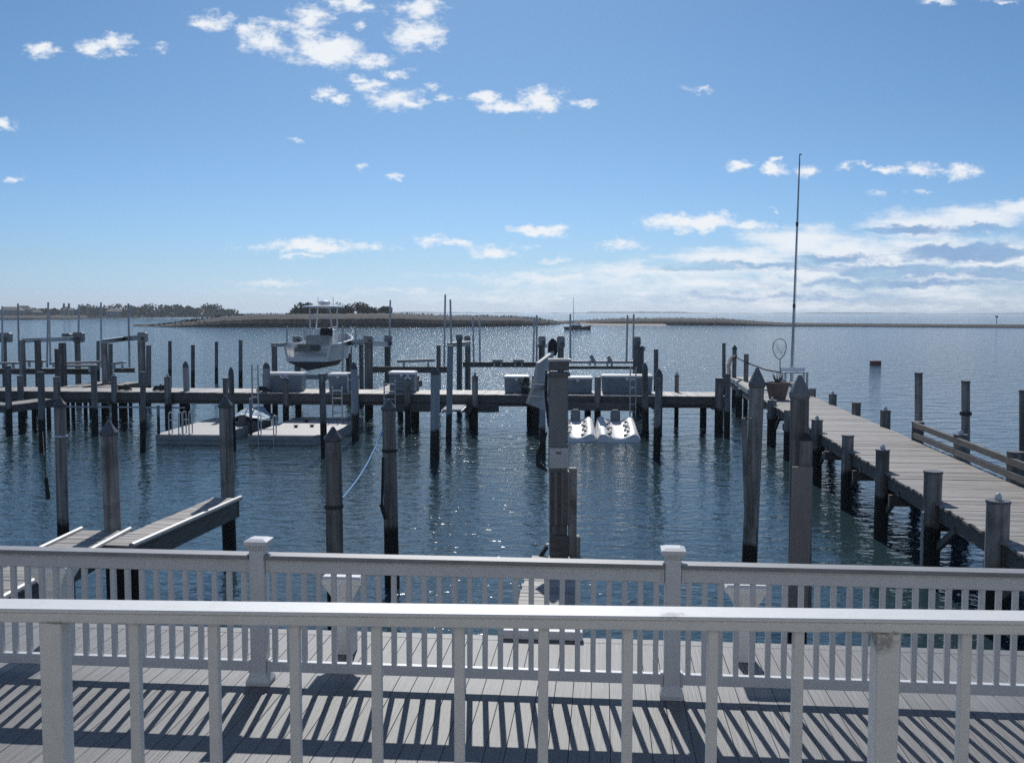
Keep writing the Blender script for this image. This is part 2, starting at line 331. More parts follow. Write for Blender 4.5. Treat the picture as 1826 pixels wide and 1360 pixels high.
# ------------------------------------------------------------------ marsh islands and far land
def land(name, pts, depth, material, nz_amp, seed, reeds=None):
    """strip of land: pts = (x pixel, shore y pixel, top y pixel); shoreline on the water, ground rising behind it"""
    rnd = random.Random(seed); rows = []
    n = 0
    fine = []
    for (a, b_) in zip(pts, pts[1:]):
        steps = max(2, int(abs(b_[0] - a[0]) / 4))
        for i in range(steps):
            q = i / steps; fine.append(tuple(a[k] + (b_[k] - a[k]) * q for k in range(3)))
    fine.append(pts[-1])
    mb = MB(); vs_ = []
    for (px, py, ty) in fine:
        s = onz(px, py, 0.0); crest = at(px, ty, s.y + depth * .35)
        h = max(.15, crest.z + rnd.uniform(-nz_amp, nz_amp) * .5)
        ux = s.x / s.y
        for (q, hz) in ((0, -.4), (.006, .3 * h), (.03, .62 * h), (.12, .88 * h), (.35, h), (.7, h * .9), (1.0, -.4)):
            y = s.y + depth * q
            vs_.append((ux * y, y, hz + (rnd.uniform(-.015, .015) * h if 0 < q < 1 else 0)))
        n += 1
    mb.add(vs_, [(i*7+k, (i+1)*7+k, (i+1)*7+k+1, i*7+k+1) for i in range(n - 1) for k in range(6)])
    return mb.obj(name, material, kind='structure'), fine
def reeds(name, fine, depth, hmax, count, seed, material, q0=.02, q1=.4):
    """ragged standing stems along a marsh: thin upright blades"""
    rnd = random.Random(seed); mb = MB()
    for _ in range(count):
        i = rnd.randrange(len(fine) - 1); q = rnd.random()
        px, py, ty = [fine[i][k] + (fine[i+1][k] - fine[i][k]) * q for k in range(3)]
        s = onz(px, py, 0); crest = max(.2, at(px, ty, s.y + depth * .35).z)
        d = rnd.uniform(q0, q1); base = crest * min(1, .25 + d * 2.2) * .8
        y = s.y + depth * d; x = s.x / s.y * y
        h = rnd.uniform(.35, 1) * hmax * min(1.0, crest / 2); w = rnd.uniform(.12, .35); lean = rnd.uniform(-.25, .25)
        a = rnd.uniform(0, 3.14); dx, dy = math.cos(a) * w, math.sin(a) * w
        mb.add([(x-dx, y-dy, base-.2), (x+dx, y+dy, base-.2), (x+dx*.4+lean, y+dy*.4, base+h), (x-dx*.4+lean, y-dy*.4, base+h)], [(0, 1, 2, 3)])
    return mb.obj(name, material, kind='stuff')
shore_pts = [(-500,570,563),(-60,570,563),(60,570,562),(150,569,562),(160,567,561),(260,566.5,561),(350,565.5,560.5),(440,564.5,560)]
so, sfine = land('far_shore', shore_pts, 150, M['marsh'], .4, 3)
rf = reeds('shore_grass', sfine, 150, 1.6, 1500, 4, M['reed'])
mid_pts = [(238,582,581.2),(300,583,576.5),(345,583,571),(400,583.5,563.5),(470,583.5,560),(600,583.5,559),(700,583.5,558.5),(800,583,562.5),(860,582.5,563.5),(920,581.5,564.5),(960,580,569),(1000,578,574.5),(1012,577.5,577)]
mo, mfine = land('marsh_island', mid_pts, 70, M['marsh'], .25, 5)
reeds('marsh_reeds', mfine, 70, 1.3, 5200, 6, M['reed'])
right_pts = [(985,575,573),(1040,577.5,571),(1100,579,568),(1200,579.5,567),(1290,580,568),(1340,580.5,572),(1400,581.5,576),(1500,582,577),(1700,583.5,578.8),(1900,585,580),(2300,588,583)]
ro, rfine = land('low_marsh', right_pts, 60, M['marsh'], .12, 8)
reeds('low_marsh_grass', rfine, 60, .9, 4200, 9, M['reed'])
bm_ = MB(); vs_ = []
bp = [(1035, 578.2), (1060, 579.4), (1090, 580.2), (1130, 580.4), (1190, 580.6)]
for (px, py) in bp:
    s = onz(px, py, 0); vs_ += [(s.x, s.y - 1, -.05), (s.x, s.y + 4, .45), (s.x, s.y + 12, .5)]
bm_.add(vs_, [(i*3+k, (i+1)*3+k, (i+1)*3+k+1, i*3+k+1) for i in range(len(bp)-1) for k in range(2)])
bm_.obj('sandy_beach', M['sand'], kind='structure')
# the long low land on the horizon, some five kilometres off
hm = MB(); vs_ = []; rnd = random.Random(21); K5 = 5000; prof = []
for i in range(0, 141):
    x = -700 + i * 35.0
    h = 4.5 + 2.5 * math.sin(i * .21) + rnd.uniform(-1.5, 2.0) + (4 if 95 < i < 116 else 0) + (3 if 30 < i < 45 else 0)
    vs_ += [(x, K5, -1), (x, K5 + 15, h), (x, K5 + 160, h * .9), (x, K5 + 240, -1)]
hm.add(vs_, [(i*4+k, (i+1)*4+k, (i+1)*4+k+1, i*4+k+1) for i in range(140) for k in range(3)])
hm.obj('horizon_land', M['marshgreen'], kind='structure')

# trees: tapered trunk, limbs, crown of many small leaf clumps
def crown_mesh(name, w, h, n, leaf, seed, material, kind):
    rnd = random.Random(seed); mb = MB()
    lobes = [(rnd.uniform(-.32, .32) * w, rnd.uniform(-.3, .3) * w, rnd.uniform(.3, .8) * h, rnd.uniform(.18, .34) * w) for _ in range(9)]
    for _ in range(n):
        lx, ly, lz, lr = rnd.choice(lobes)
        while True:
            p = Vector((rnd.uniform(-1, 1), rnd.uniform(-1, 1), rnd.uniform(-1, 1)))
            if p.length < 1: break
        c = Vector((lx, ly, lz)) + Vector((p.x * lr, p.y * lr, p.z * lr * (.75 if kind == 'pine' else 1.0)))
        c.z = max(c.z, .12 * h)
        a = Vector((rnd.uniform(-1, 1), rnd.uniform(-1, 1), rnd.uniform(-.6, .6))).normalized()
        b_ = a.cross(Vector((rnd.uniform(-1, 1), rnd.uniform(-1, 1), rnd.uniform(-1, 1)))).normalized()
        s = leaf * rnd.uniform(.5, 1.3); q = .35 if kind == 'bare' else .8
        mb.add([c - a*s - b_*s*q, c + a*s - b_*s*q, c + a*s*.6 + b_*s*q, c - a*s*.6 + b_*s*q], [(0, 1, 2, 3)])
    return mb.mesh(name, material)
def trunk_mesh(h, w, seed):
    rnd = random.Random(seed); mb = MB(); mb.cyl((0, 0, -.5), (rnd.uniform(-.2, .2), 0, h * .7), .035 * h, .012 * h, 7, .1, 3)
    for _ in range(6):
        z = rnd.uniform(.25, .6) * h; a = rnd.uniform(0, 6.28)
        mb.cyl((0, 0, z), (math.cos(a) * w * .3, math.sin(a) * w * .3, z + .2 * h), .014 * h, .005 * h, 5)
    return mb.mesh('trunk', M['bark'])
crowns = {}
def tree(px, base_y, Y, wpx, top_y, kind, label, group, seed):
    base = at(px, base_y, Y); sc = Y / F; w = wpx * sc; h = (base_y - top_y) * sc
    t_ = thing(kind + '_tree' if kind != 'bare' else 'bare_tree', label, 'tree', base, rz=seed, group=group)
    link('trunk', trunk_mesh(h, w, seed), t_)
    link('crown', crown_mesh('crown', w, h, 1500 if Y < 500 else 600, .36 if Y < 500 else .75, seed, M['bare'] if kind == 'bare' else M['pine'], kind), t_)
isl = 'trees standing on the marsh island'
for i, (px, w, ty, kd, lb) in enumerate([
    (538, 40, 546, 'pine', 'broad dark evergreen at the left end of the clump on the marsh island'),
    (563, 34, 540, 'pine', 'tallest dark evergreen, with a ragged crown, on the marsh island behind the boat'),
    (598, 34, 544, 'bare', 'round leafless tree just right of the evergreens on the marsh island'),
    (622, 36, 547, 'bare', 'low leafless tree, second from the left of the bare ones on the marsh island'),
    (645, 36, 543, 'bare', 'tallest leafless tree, near the middle of the bare ones on the marsh island'),
    (664, 26, 549, 'bare', 'narrow leafless tree beside the small evergreen on the marsh island'),
    (683, 28, 549, 'pine', 'small dark evergreen at the right end of the trees on the marsh island')]):
    tree(px, 566, 345, w, ty, kd, lb, isl, 30 + i)
fs_ = 'trees along the far shore'
far = [(8,30,551),(50,34,549),(78,26,551),(100,22,552),(138,30,551),(160,44,546),(190,40,549),(215,44,546),(238,34,548),(262,38,546),(285,40,546),(308,40,544),(330,30,547),(350,34,549),(372,38,545),(395,26,551),(408,36,554)]
words = ['first','second','third','fourth','fifth','sixth','seventh','eighth','ninth','tenth','eleventh','twelfth','thirteenth','fourteenth','fifteenth','sixteenth','last']
for i, (px, w, ty) in enumerate(far):
    tree(px, 564.5, 720 + (i % 3) * 12, w, ty, 'pine', '%s dark tree from the left along the far shore, %s' % (words[i], 'among the pale houses' if px < 130 else ('behind the guide poles' if px < 240 else 'right of the houses')), fs_, 60 + i)
def scrub(name, pts, Y, n, leaf, seed, material):
    rnd = random.Random(seed); mb = MB()
    for _ in range(n):
        i = rnd.randrange(len(pts) - 1); q = rnd.random(); px = pts[i][0] + (pts[i+1][0] - pts[i][0]) * q; ty = pts[i][1] + (pts[i+1][1] - pts[i][1]) * q
        Yk = Y + rnd.uniform(-12, 12); c0 = at(px, 565, Yk); c1 = at(px, ty + 1.5 * math.sin(px * .35 + seed), Yk); c = c0.lerp(c1, rnd.random() ** .8)
        a = Vector((rnd.uniform(-1, 1), rnd.uniform(-1, 1), rnd.uniform(-.6, .6))).normalized(); b_ = a.cross(Vector((rnd.uniform(-1, 1), rnd.uniform(-1, 1), rnd.uniform(-1, 1)))).normalized()
        z = leaf * rnd.uniform(.5, 1.3); mb.add([c - a*z - b_*z*.7, c + a*z - b_*z*.7, c + a*z*.6 + b_*z*.7, c - a*z*.6 + b_*z*.7], [(0, 1, 2, 3)])
    return mb.obj(name, material, kind='stuff')
scrub('shore_scrub', [(-140,556),(60,557),(110,556),(200,555),(300,554),(400,557),(425,561),(470,563)], 715, 3600, .8, 5, M['pine'])
# houses on the far shore
def house(px, Y, wpx, hpx, label, chim=0):
    b0 = at(px, 565, Y); s = Y / F; w = wpx * s; h = hpx * s; d = 9.0
    t_ = thing('shore_house', label, 'house', (b0.x, b0.y, b0.z), 0.1, 'houses along the far shore')
    MB().box((0, 0, h * .32), (w, d, h * .64)).obj('wall', M['housew'], t_)
    r = MB(); o = .5; z0 = h * .642; e = .35 * w
    r.add([(-w/2-o, -d/2-o, z0), (w/2+o, -d/2-o, z0), (w/2+o, d/2+o, z0), (-w/2-o, d/2+o, z0), (-e, 0, h), (e, 0, h)], [(3,2,1,0),(0,1,5,4),(1,2,5),(2,3,4,5),(3,0,4)])
    ro_ = r.obj('roof', M['roof'], t_)
    for k in range(chim): MB().box(((k - .5) * w * .5, 0, h * 1.08), (1.1, 1.1, h * .5)).obj('chimney', M['roof'], ro_)
    nwn = max(2, int(w / 4))
    for k in range(nwn):
        for fl in (.2, .45):
            MB().box(((k + .5) / nwn * w - w/2, -d/2 - .04, h * fl), (1.3, .1, h * .12)).obj('window', M['window'], t_)
house(22, 705, 34, 18, 'long pale house with a wide roof at the far left of the shore')
house(43, 725, 22, 20, 'darker blocky house standing right of the long pale house on the shore')
house(66, 700, 11, 13, 'small bright white house between trees on the far shore')
house(119, 700, 17, 18, 'grey house with two chimneys rising above the far shore trees', 2)
house(203, 705, 20, 15, 'low grey house half hidden by trees behind the guide poles')

# navigation marker, moored boat, floating marker
p = onz(1777, 576, 0); t_ = thing('channel_marker', 'thin dark channel marker post standing far off near the right edge of the bay', 'marker', p)
MB().cyl((0, 0, -1), (0, 0, 3.2), .16, .14, 8).obj('post', M['bark'], t_); MB().box((0, 0, 3.0), (1.3, .1, .9)).obj('board', M['capdark'], t_)
p = onz(1029, 588, 0); s = p.y / F
t_ = thing('moored_sailboat', 'small dark sailboat with a bare mast moored off the marsh', 'sailboat', p, -0.1)
hb = MB(); prof = [(-3.6, .25, .85), (-3.2, .8, .85), (-1, 1.15, .8), (1.5, 1.0, .9), (3.0, .5, 1.05), (3.8, .05, 1.2)]
v_ = []
for (x, hw, z) in prof: v_ += [(x, -hw, z), (x * .94, -hw * .7, .0), (x * .9, 0, -.5), (x * .94, hw * .7, .0), (x, hw, z)]
hb.add(v_, [(i*5+k, (i+1)*5+k, (i+1)*5+k+1, i*5+k+1) for i in range(5) for k in range(4)] + [(i*5+4, (i+1)*5+4, (i+1)*5, i*5) for i in range(5)])
hb.obj('hull', M['bottom'], t_)
MB().box((-.2, 0, 1.05), (2.6, 1.3, .5), bev=.1).obj('cabin', M['capdark'], t_)
MB().cyl((-1.0, 0, .8), (-1.0, 0, 8.6), .09, .05, 8).obj('mast', M['alu'], t_)
MB().cyl((-1.0, 0, 1.8), (2.2, 0, 1.95), .08, .07, 8).obj('boom', M['capdark'], t_)
p = onz(1561, 651, 0)
t_ = thing('floating_marker', 'small rusty red box floating alone on the open water', 'marker', p, .1)
MB().box((0, 0, .18), (.82, .6, .44), bev=.03).obj('box', M['red'], t_); MB().box((0, 0, -.1), (.7, .7, .14)).obj('float', M['black'], t_)

# ------------------------------------------------------------------ docks
DZ = 1.4
a0 = onz(0, 696.5, DZ); a1 = onz(1290, 706.5, DZ)
gd = Vector((a1.x - a0.x, a1.y - a0.y, 0)).normalized(); gn = Vector((-gd.y, gd.x, 0)); GRZ = math.atan2(gd.y, gd.x)
def back(px): # point on the rear dock's front edge seen at px
    r = ray(px, 700); k = None
    # intersect vertical plane through the edge
    nrm = gn; tt = (a0 - CAM).dot(nrm) / r.dot(nrm); return CAM + r * tt
BW = 2.1
ex0 = back(-190); ex1 = back(1296)
LEN = (Vector((ex1.x, ex1.y, 0)) - Vector((ex0.x, ex0.y, 0))).length
t_ = thing('long_dock', 'long weathered dock crossing the view behind the mooring piles, white boxes on it', 'dock', (ex0.x, ex0.y, 0), GRZ)
long_dock = t_
pm = MB().box((0, 0, 0), (.139, BW + .1, .04)).mesh('plank', M['plank'])
# planks lie across the dock: mesh x is the width
M['plankY'] = grain(mat('weathered_dock_plank', (.3,.27,.25), .6), (.24,.22,.205), (.46,.43,.405), (30, 2.2, 30), rnd=.25, bump=.6, dirt=(.13,.115,.105), dirt_scale=1.8, dirt_amt=.5)
pm.materials.clear(); pm.materials.append(M['plankY'])
npk = int(LEN / .146)
rest = MB()
for k in range(npk):
    x = (k + .5) * .146
    if k >= npk - 295: o = link('plank', pm, t_, (x, BW/2 + random.uniform(-.02, .02), DZ - .02 + random.uniform(-.004, .004)))
    else: rest.box((x, BW/2, DZ - .02 + random.uniform(-.004, .004)), (.139, BW + .1, .04))
if rest.v: rest.obj('far_planks', M['plankY'], t_, kind='stuff')
for (yy, nm) in ((.03, 'stringer'), (BW - .03, 'stringer')):
    MB().box((LEN/2, yy, DZ - .185), (LEN, .07, .28)).obj(nm, M['beam'], t_)
MB().box((LEN/2, .16, DZ - .40), (LEN, .08, .14)).obj('lower_beam', M['beam'], t_)
MB().box((LEN/2, BW/2, DZ - .2), (LEN, .07, .24)).obj('stringer', M['beam'], t_)
def local(o, p):
    return o.matrix_basis.inverted() @ Vector(p)
def piling_in(o, px, ytop, wpx, off=-.14, capk='flat', material=None, nub=False):
    """a dock piling standing off the front edge of the long dock"""
    e = back(px); Y = e.y + off; top = at(px, ytop, Y); r = wpx / 2 * Y / F
    l = local(o, (top.x, top.y, 0))
    q = MB().cyl((0, 0, -1.2), (0, 0, top.z), r * 1.03, r, 10, .03, 3).obj('piling', material or M['dockpile'], o, (l.x, l.y, 0))
    MB().cyl((0, 0, top.z + .002), (0, 0, top.z + .05), r * 1.12, r * 1.05, 10).obj('piling_cap', M['capdark'], q)
    if nub: MB().lathe([(.055, 0), (.07, .05), (.045, .12), (.012, .15)], (0, 0, top.z + .05), 8).obj('cap_light', M['plastic'], q)
for (px, yt, w, nb) in [(-95,671,11,0),(36,672,11,0),(101,674,12,0),(203,673,10,1),(299,674,12,1),(402,676,10,0),(509,676,11,1),(633,671,13,0),(727,677,11,1),(742,672,11,0),(847,672,11,1),(955,672,13,0),(1066,674,12,0),(1176,668,12,0),(1207,671,8,1),(1283,676,15,0)]:
    piling_in(t_, px, yt, w, capk='flat', nub=bool(nb), off=(-.14 if px not in (1207, 742) else 1.95))
for k, px in enumerate(range(-140, 1290, 108)):
    e = back(px); l = local(t_, (e.x, e.y, 0))
    MB().cyl((0, 0, -1.2), (0, 0, DZ - .3), .14, .13, 8).obj('under_piling', M['dockpile'], t_, (l.x, BW - .25, 0))
    MB().box((0, 0, 0), (.12, BW, .2)).obj('cross_beam', M['beam'], t_, (l.x + .2, BW/2, DZ - .42))
# walkway beam hung below the deck edge on the right
e0 = local(t_, back(1010)); e1 = local(t_, back(1130))
MB().box(((e0.x+e1.x)/2, -.16, DZ - .42), (e1.x - e0.x, .2, .3)).obj('fender_beam', M['beam'], t_)
e0 = local(t_, back(700)); e1 = local(t_, back(890))
MB().box(((e0.x+e1.x)/2, -.1, DZ - .52), (e1.x - e0.x, .1, .34)).obj('fender_beam', M['beam'], t_)

# right hand dock, running away from the house
l0 = onz(1826, 985, DZ); l1 = onz(1420, 745, DZ); r0_ = onz(1826, 865, DZ); r1_ = onz(1460, 715, DZ)
ld = Vector((l1.x - l0.x, l1.y - l0.y, 0)).normalized(); LRZ = math.atan2(ld.y, ld.x) - math.pi / 2
ln = Vector((ld.y, -ld.x, 0))
RW = ((r0_ - l0).dot(ln) + (r1_ - l0).dot(ln)) / 2
def ledge(px, off=0.0, right=False):
    """where the dock's long edge is seen at px"""
    base = l0 + ln * ((RW + off) if right else -off)
    r = ray(px, 700); nrm = ln; tt = (base - CAM).dot(nrm) / r.dot(nrm); return CAM + r * tt
start = l0 - ld * 8.5
end_len = 36.0
t_ = thing('side_dock', 'broad plank dock with capped pilings running away along the right side', 'dock', (start.x, start.y, 0), LRZ)
side_dock = t_
pm2 = MB().box((0, 0, 0), (RW + .12, .138, .04)).mesh('plank', M['plank'])
nn_ = int(end_len / .145)
for k in range(nn_):
    link('plank', pm2, t_, (RW/2 + random.uniform(-.03, .03), (k + .5) * .145, DZ - .02 + random.uniform(-.006, .004)), random.uniform(-.003, .003))
for xx in (.05, RW/2, RW - .05): MB().box((xx, end_len/2, DZ - .19), (.08, end_len, .29)).obj('stringer', M['beam'], t_)
def side_piling(px, yt, w, right=False, nub=True, taper=1.03):
    e = ledge(px, .10, right); top = at(px, yt, e.y); r = w / 2 * e.y / F; l = local(t_, (top.x, top.y, 0))
    q = MB().cyl((0, 0, -1.2), (0, 0, top.z), r * taper, r, 12, .025, 4).obj('piling', M['dockpile'], t_, (l.x, l.y, 0))
    MB().cyl((0, 0, top.z + .002), (0, 0, top.z + .035), r * 1.1, r * 1.06, 12).obj('piling_cap', M['capdark'], q)
    if nub: MB().lathe([(.045, 0), (.055, .04), (.035, .09), (.01, .11)], (.0, 0, top.z + .035), 8).obj('cap_light', M['plastic'], q)
    return l
ll = []
for (px, yt, w, nb) in [(1318,694,12,0),(1377,715,16,1),(1407,733,17,0),(1457,750,20,1),(1512,778,21,0),(1574,804,24,1),(1664,843,32,0),(1780,896,40,1)]:
    ll.append(side_piling(px, yt, w, False, bool(nb)))
rl = []
for (px, yt, w, nb) in [(1449,694,12,0),(1485,704,14,1),(1527,719,16,0),(1579,733,18,1),(1637,754,21,0),(1713,777,24,1),(1811,808,29,0)]:
    rl.append(side_piling(px, yt, w, True, bool(nb)))
for l in ll + rl: MB().box((0, 0, 0), (RW + .3, .1, .22)).obj('cross_beam', M['beam'], t_, (RW/2, l.y + .18, DZ - .45))
for l in ll[1:]:   # diagonal knees under the deck edge
    MB().box((.02, 0, 0), (.07, 1.1, .12), rx=-.5).obj('knee_brace', M['beam'], t_, (0, l.y - .55, DZ - .55))
# two rails between the right hand pilings
la, lb_ = rl[4], rl[6]
for z in (.40, .14):
    MB().box((RW + .02, (la.y + lb_.y) / 2 - 1.2, DZ + z), (.07, abs(la.y - lb_.y) + 2.4, .13)).obj('side_rail', M['beam'], t_)
# PVC pipe strapped to a piling
e = ledge(1646, .28); pt = at(1646, 912, e.y); l = local(t_, pt)
MB().cyl((0, 0, -.6), (0, 0, pt.z), .03, .03, 8).obj('drain_pipe', M['pole'], t_, (l.x, l.y, 0))

# the far end of the side dock: narrow ramp with rope rail
f0 = onz(1337, 696, DZ); f1 = onz(1303, 673, DZ)
dv = Vector((f1.x - f0.x, f1.y - f0.y, 0)); fl = dv.length; frz = math.atan2(dv.y, dv.x) - math.pi / 2
t_ = thing('end_walkway', 'narrow walkway with a rope rail past the corner of the two docks', 'dock', (f0.x, f0.y, 0), frz)
for k in range(int(fl / .2)): MB().box((.62, (k + .5) * .2, DZ + .03), (1.25, .19, .04)).obj('plank', M['plank'], t_)
MB().box((-.05, fl/2, DZ - .06), (.06, fl, .2)).obj('edge_board', M['bumper'], t_)
MB().box((-.0, fl/2, DZ - .3), (.1, fl, .25)).obj('stringer', M['beam'], t_)
tops = []
for (px, yt, yb, w) in [(1298,666,780,11),(1310,623,675,8),(1331,631,682,9)]:
    g = onz(px, yb, 0 if yb > 700 else DZ); Y = g.y; tp = at(px, yt, Y); l = local(t_, (tp.x, tp.y, 0)); r = w/2*Y/F
    q = MB().cyl((0, 0, -1.2), (0, 0, tp.z), r, r * .96, 9, .03, 2).obj('rail_post', M['dockpile'], t_, (l.x, l.y, 0)); tops.append(tp)
    if px == 1310: MB().lathe([(r*1.25, 0), (r*1.25, .06), (.02, .22)], (0, 0, tp.z), 9).obj('post_cap', M['capdark'], q)
rp_ = [tops[1] + Vector((0, -.15, -.35)), tops[2] + Vector((0, -.12, -.4)), at(1365, 659, tops[2].y - 2.5), at(1392, 664, tops[2].y - 5)]
MB().tube([local(t_, q) for q in rp_], .035, 6).obj('hand_rope', M['rope'], t_)
rp_ = [tops[1] + Vector((0, -.2, -.3)), at(1303, 640, tops[1].y - 2), at(1299, 652, tops[1].y - 4), at(1300, 668, tops[1].y - 5)]
MB().tube([local(t_, q) for q in rp_], .09, 6).obj('coiled_rope', M['rope'], t_)

# narrow fingers behind the long dock (their ends show between the posts)
def finger(name, label, p0, p1, width, z, bumper=None, legs=(.22, .72), group=None, th=.25):
    p0 = Vector((p0[0], p0[1], 0)); p1 = Vector((p1[0], p1[1], 0)); d = p1 - p0; ln_ = d.length
    rz = math.atan2(d.y, d.x) - math.pi / 2
    o = thing(name, label, 'dock', (p0.x, p0.y, 0), rz, group)
    n = int(ln_ / .145); me = MB().box((0, 0, 0), (width, .138, .04), bev=.004).mesh('plank', M['plank'])
    for k in range(n): link('plank', me, o, (width/2 + random.uniform(-.012, .012), (k + .5) * .145, z - .02 + random.uniform(-.004, .004)))
    for xx in (.035, width - .035): MB().box((xx, ln_/2, z - .045 - th/2), (.06, ln_, th)).obj('stringer', M['beam'], o)
    MB().box((width/2, ln_ + .03, z - .045 - th/2), (width, .06, th)).obj('end_board', M['beam'], o)
    if bumper:
        for xx in bumper: MB().cyl((xx, 0, z - .0), (xx, ln_ + .05, z - .0), .045, .045, 8).obj('edge_bumper', M['bumper'], o, smooth=True)
    for k in legs:
        for xx in (.12, width - .12): MB().cyl((xx, ln_ * k, -1.2), (xx, ln_ * k, z - .06), .09, .085, 8).obj('under_piling', M['dockpile'], o)
    return o
for i, (xa, xb, w, lb) in enumerate([(62, 95, .8, 'short plank finger behind the long dock under the leftmost boat lift'), (120, 140, .7, 'short plank finger behind the long dock beside the leftmost motor posts'),
                                    (652, 682, .9, 'short plank finger behind the long dock right of the lifted boat')]):
    q0 = back(xa) + gn * BW; q1 = q0 + gn * (3.2 if xa < 200 else 6.0); finger('finger_pier', lb, q0, q1, w, 1.42, group='finger piers behind the long dock')
# finger in front of the long dock at far left
q0 = onz(70, 709, 1.12); q0 = back(112) - gn * .1; q1 = onz(18, 722, 1.12)
finger('finger_pier', 'low pale finger slanting out from the long dock at the far left', q0, q1, .9, 1.12)

# ------------------------------------------------------------------ free standing mooring piles
def mooring(label, top, base, Y, w, cap=None, material='pile', group='mooring piles in the water', lean=True, taper=1.06, rings=6, name='mooring_pile', tipy=None):
    """top, base: photo points of the pile's axis at depth Y"""
    a = at(top[0], top[1], Y); b_ = at(base[0], base[1], Y)
    k = (-1.3 - b_.z) / (a.z - b_.z); foot = b_ + (a - b_) * k
    if Y > 25:                                          # far ones stand upright
        foot = Vector((b_.x + (a.x - b_.x) * k, Y, -1.3))
    r = w / 2 * Y / F; ax = a - foot
    o = MB().cyl((0, 0, 0), ax, r * taper, r * .97, 14 if Y < 25 else 9, .03, rings).obj(name, M[material], None, foot, smooth=Y < 25)
    tag(o, label, 'mooring pile', group)
    if cap:
        h = (top[1] - tipy) * Y / F if tipy else r * 1.3
        if cap == 'cone':
            MB().lathe([(r * 1.03, -.05), (r * 1.13, -.03), (r * 1.12, .0), (r * .62, h * .45), (.015, h)], ax, 12).obj('pile_cap', M['capdark' if Y > 12.6 else 'capgrey'], o, smooth=False)
        elif cap == 'greycone':
            MB().lathe([(r * 1.03, -.08), (r * 1.14, -.05), (r * 1.12, .0), (r * .66, h * .48), (.02, h)], ax, 12).obj('pile_cap', M['capgrey'], o)
        elif cap == 'round':
            MB().lathe([(r * 1.0, 0.003), (r * .98, .06), (r * .75, .16), (r * .3, .24), (.01, .26)], ax, 9).obj('pile_cap', M['capdark'], o)
        elif cap == 'flat':
            MB().cyl(ax + Vector((0, 0, .002)), ax + Vector((0, 0, .04)), r * 1.08, r * 1.05, 10).obj('pile_cap', M['capdark'], o)
    return o
NEAR = 'mooring piles close to the house'
pA = mooring('tall capped pile furthest to the left of the near row', (107, 720), (113, 962), 17.3, 20, 'cone', tipy=708, group=NEAR)
pB = mooring('thick capped pile at the end of the short bumpered finger', (194, 770), (201, 940), 15.5, 29, 'cone', tipy=748, group=NEAR)
pC = mooring('capped pile at the outer end of the longer finger pier', (402, 722), (409, 970), 18.6, 24, 'cone', tipy=705, group=NEAR)
pD = mooring('brown capped pile with a rope band that the blue line runs to', (594, 780), (597, 980), 14.0, 30, 'cone', tipy=760, group=NEAR)
pE = mooring('dark capped pile with a black hose from which the blue line starts', (693, 726), (698, 980), 17.0, 25, 'cone', tipy=711, group=NEAR, taper=1.12)
pF = mooring('tall leaning pile with a grey cap left of the side dock', (1350, 682), (1337, 990), 15.8, 27, 'greycone', tipy=655, group=NEAR)
pG = mooring('thickest grey capped pile, with a pale fender board, nearest the side dock', (1426, 699), (1423, 990), 12.4, 33, 'greycone', tipy=668, group=NEAR)
# fittings of the near piles
def on_pile(o, Y, px, py): return at(px, py, Y) - Vector(o.location)
r = .115
MB().lathe([(r*1.12, -.02), (r*1.16, 0), (r*1.12, .03)], on_pile(pD, 14.0, 595.5, 903), 12).obj('rope_band', M['rope'], pD)
MB().lathe([(r*1.16, -.02), (r*1.2, 0), (r*1.16, .03)], on_pile(pE, 17.0, 695, 803), 12).obj('rope_band', M['rope'], pE)
MB().tube([on_pile(pE, 16.85, 683, 815), on_pile(pE, 16.85, 682, 860), on_pile(pE, 16.85, 681, 898), on_pile(pE, 16.85, 688, 925)], .022, 6).obj('hose', M['black'], pE)
MB().cyl(on_pile(pE, 16.85, 679, 898), on_pile(pE, 16.85, 687, 925), .03, .03, 6).obj('cleat', M['black'], pE)
MB().lathe([(.105, -.02), (.11, 0), (.105, .02)], on_pile(pA, 17.3, 109.5, 778), 12).obj('metal_band', M['steel'], pA)
for dx in (-.075, .06):
    a = on_pile(pF, 15.62, 1342 + dx * 116, 745); b_ = on_pile(pF, 15.66, 1334 + dx * 116, 940)
    MB().box((a + b_) / 2, (.07, .06, (a - b_).length), ry=-.045 if dx < 0 else -.045, bev=.008).obj('fender_strip', M['pile'], pF)
a = on_pile(pG, 12.2, 1437, 785); b_ = on_pile(pG, 12.2, 1434, 1100)
MB().cyl(b_, a, .085, .075, 10, .03, 4).obj('fender_pile', M['dockpile'], pG)
MB().lathe([(.075, 0), (.07, .04), (.04, .08), (.01, .09)], a, 10).obj('fender_cap', M['black'], pG)
M['fender'] = grain(mat('pale_fender_board', (.24,.215,.21), .7), (.205,.185,.18), (.27,.245,.24), (9, 9, .7), bump=.4, wet=(1.0, ALGAE))
a = on_pile(pG, 12.07, 1429, 832); b_ = on_pile(pG, 12.07, 1424.5, 1100)
MB().box((a + b_) / 2, (.235, .05, (a - b_).length), bev=.006, ry=.012).obj('fender_board', M['fender'], pG)
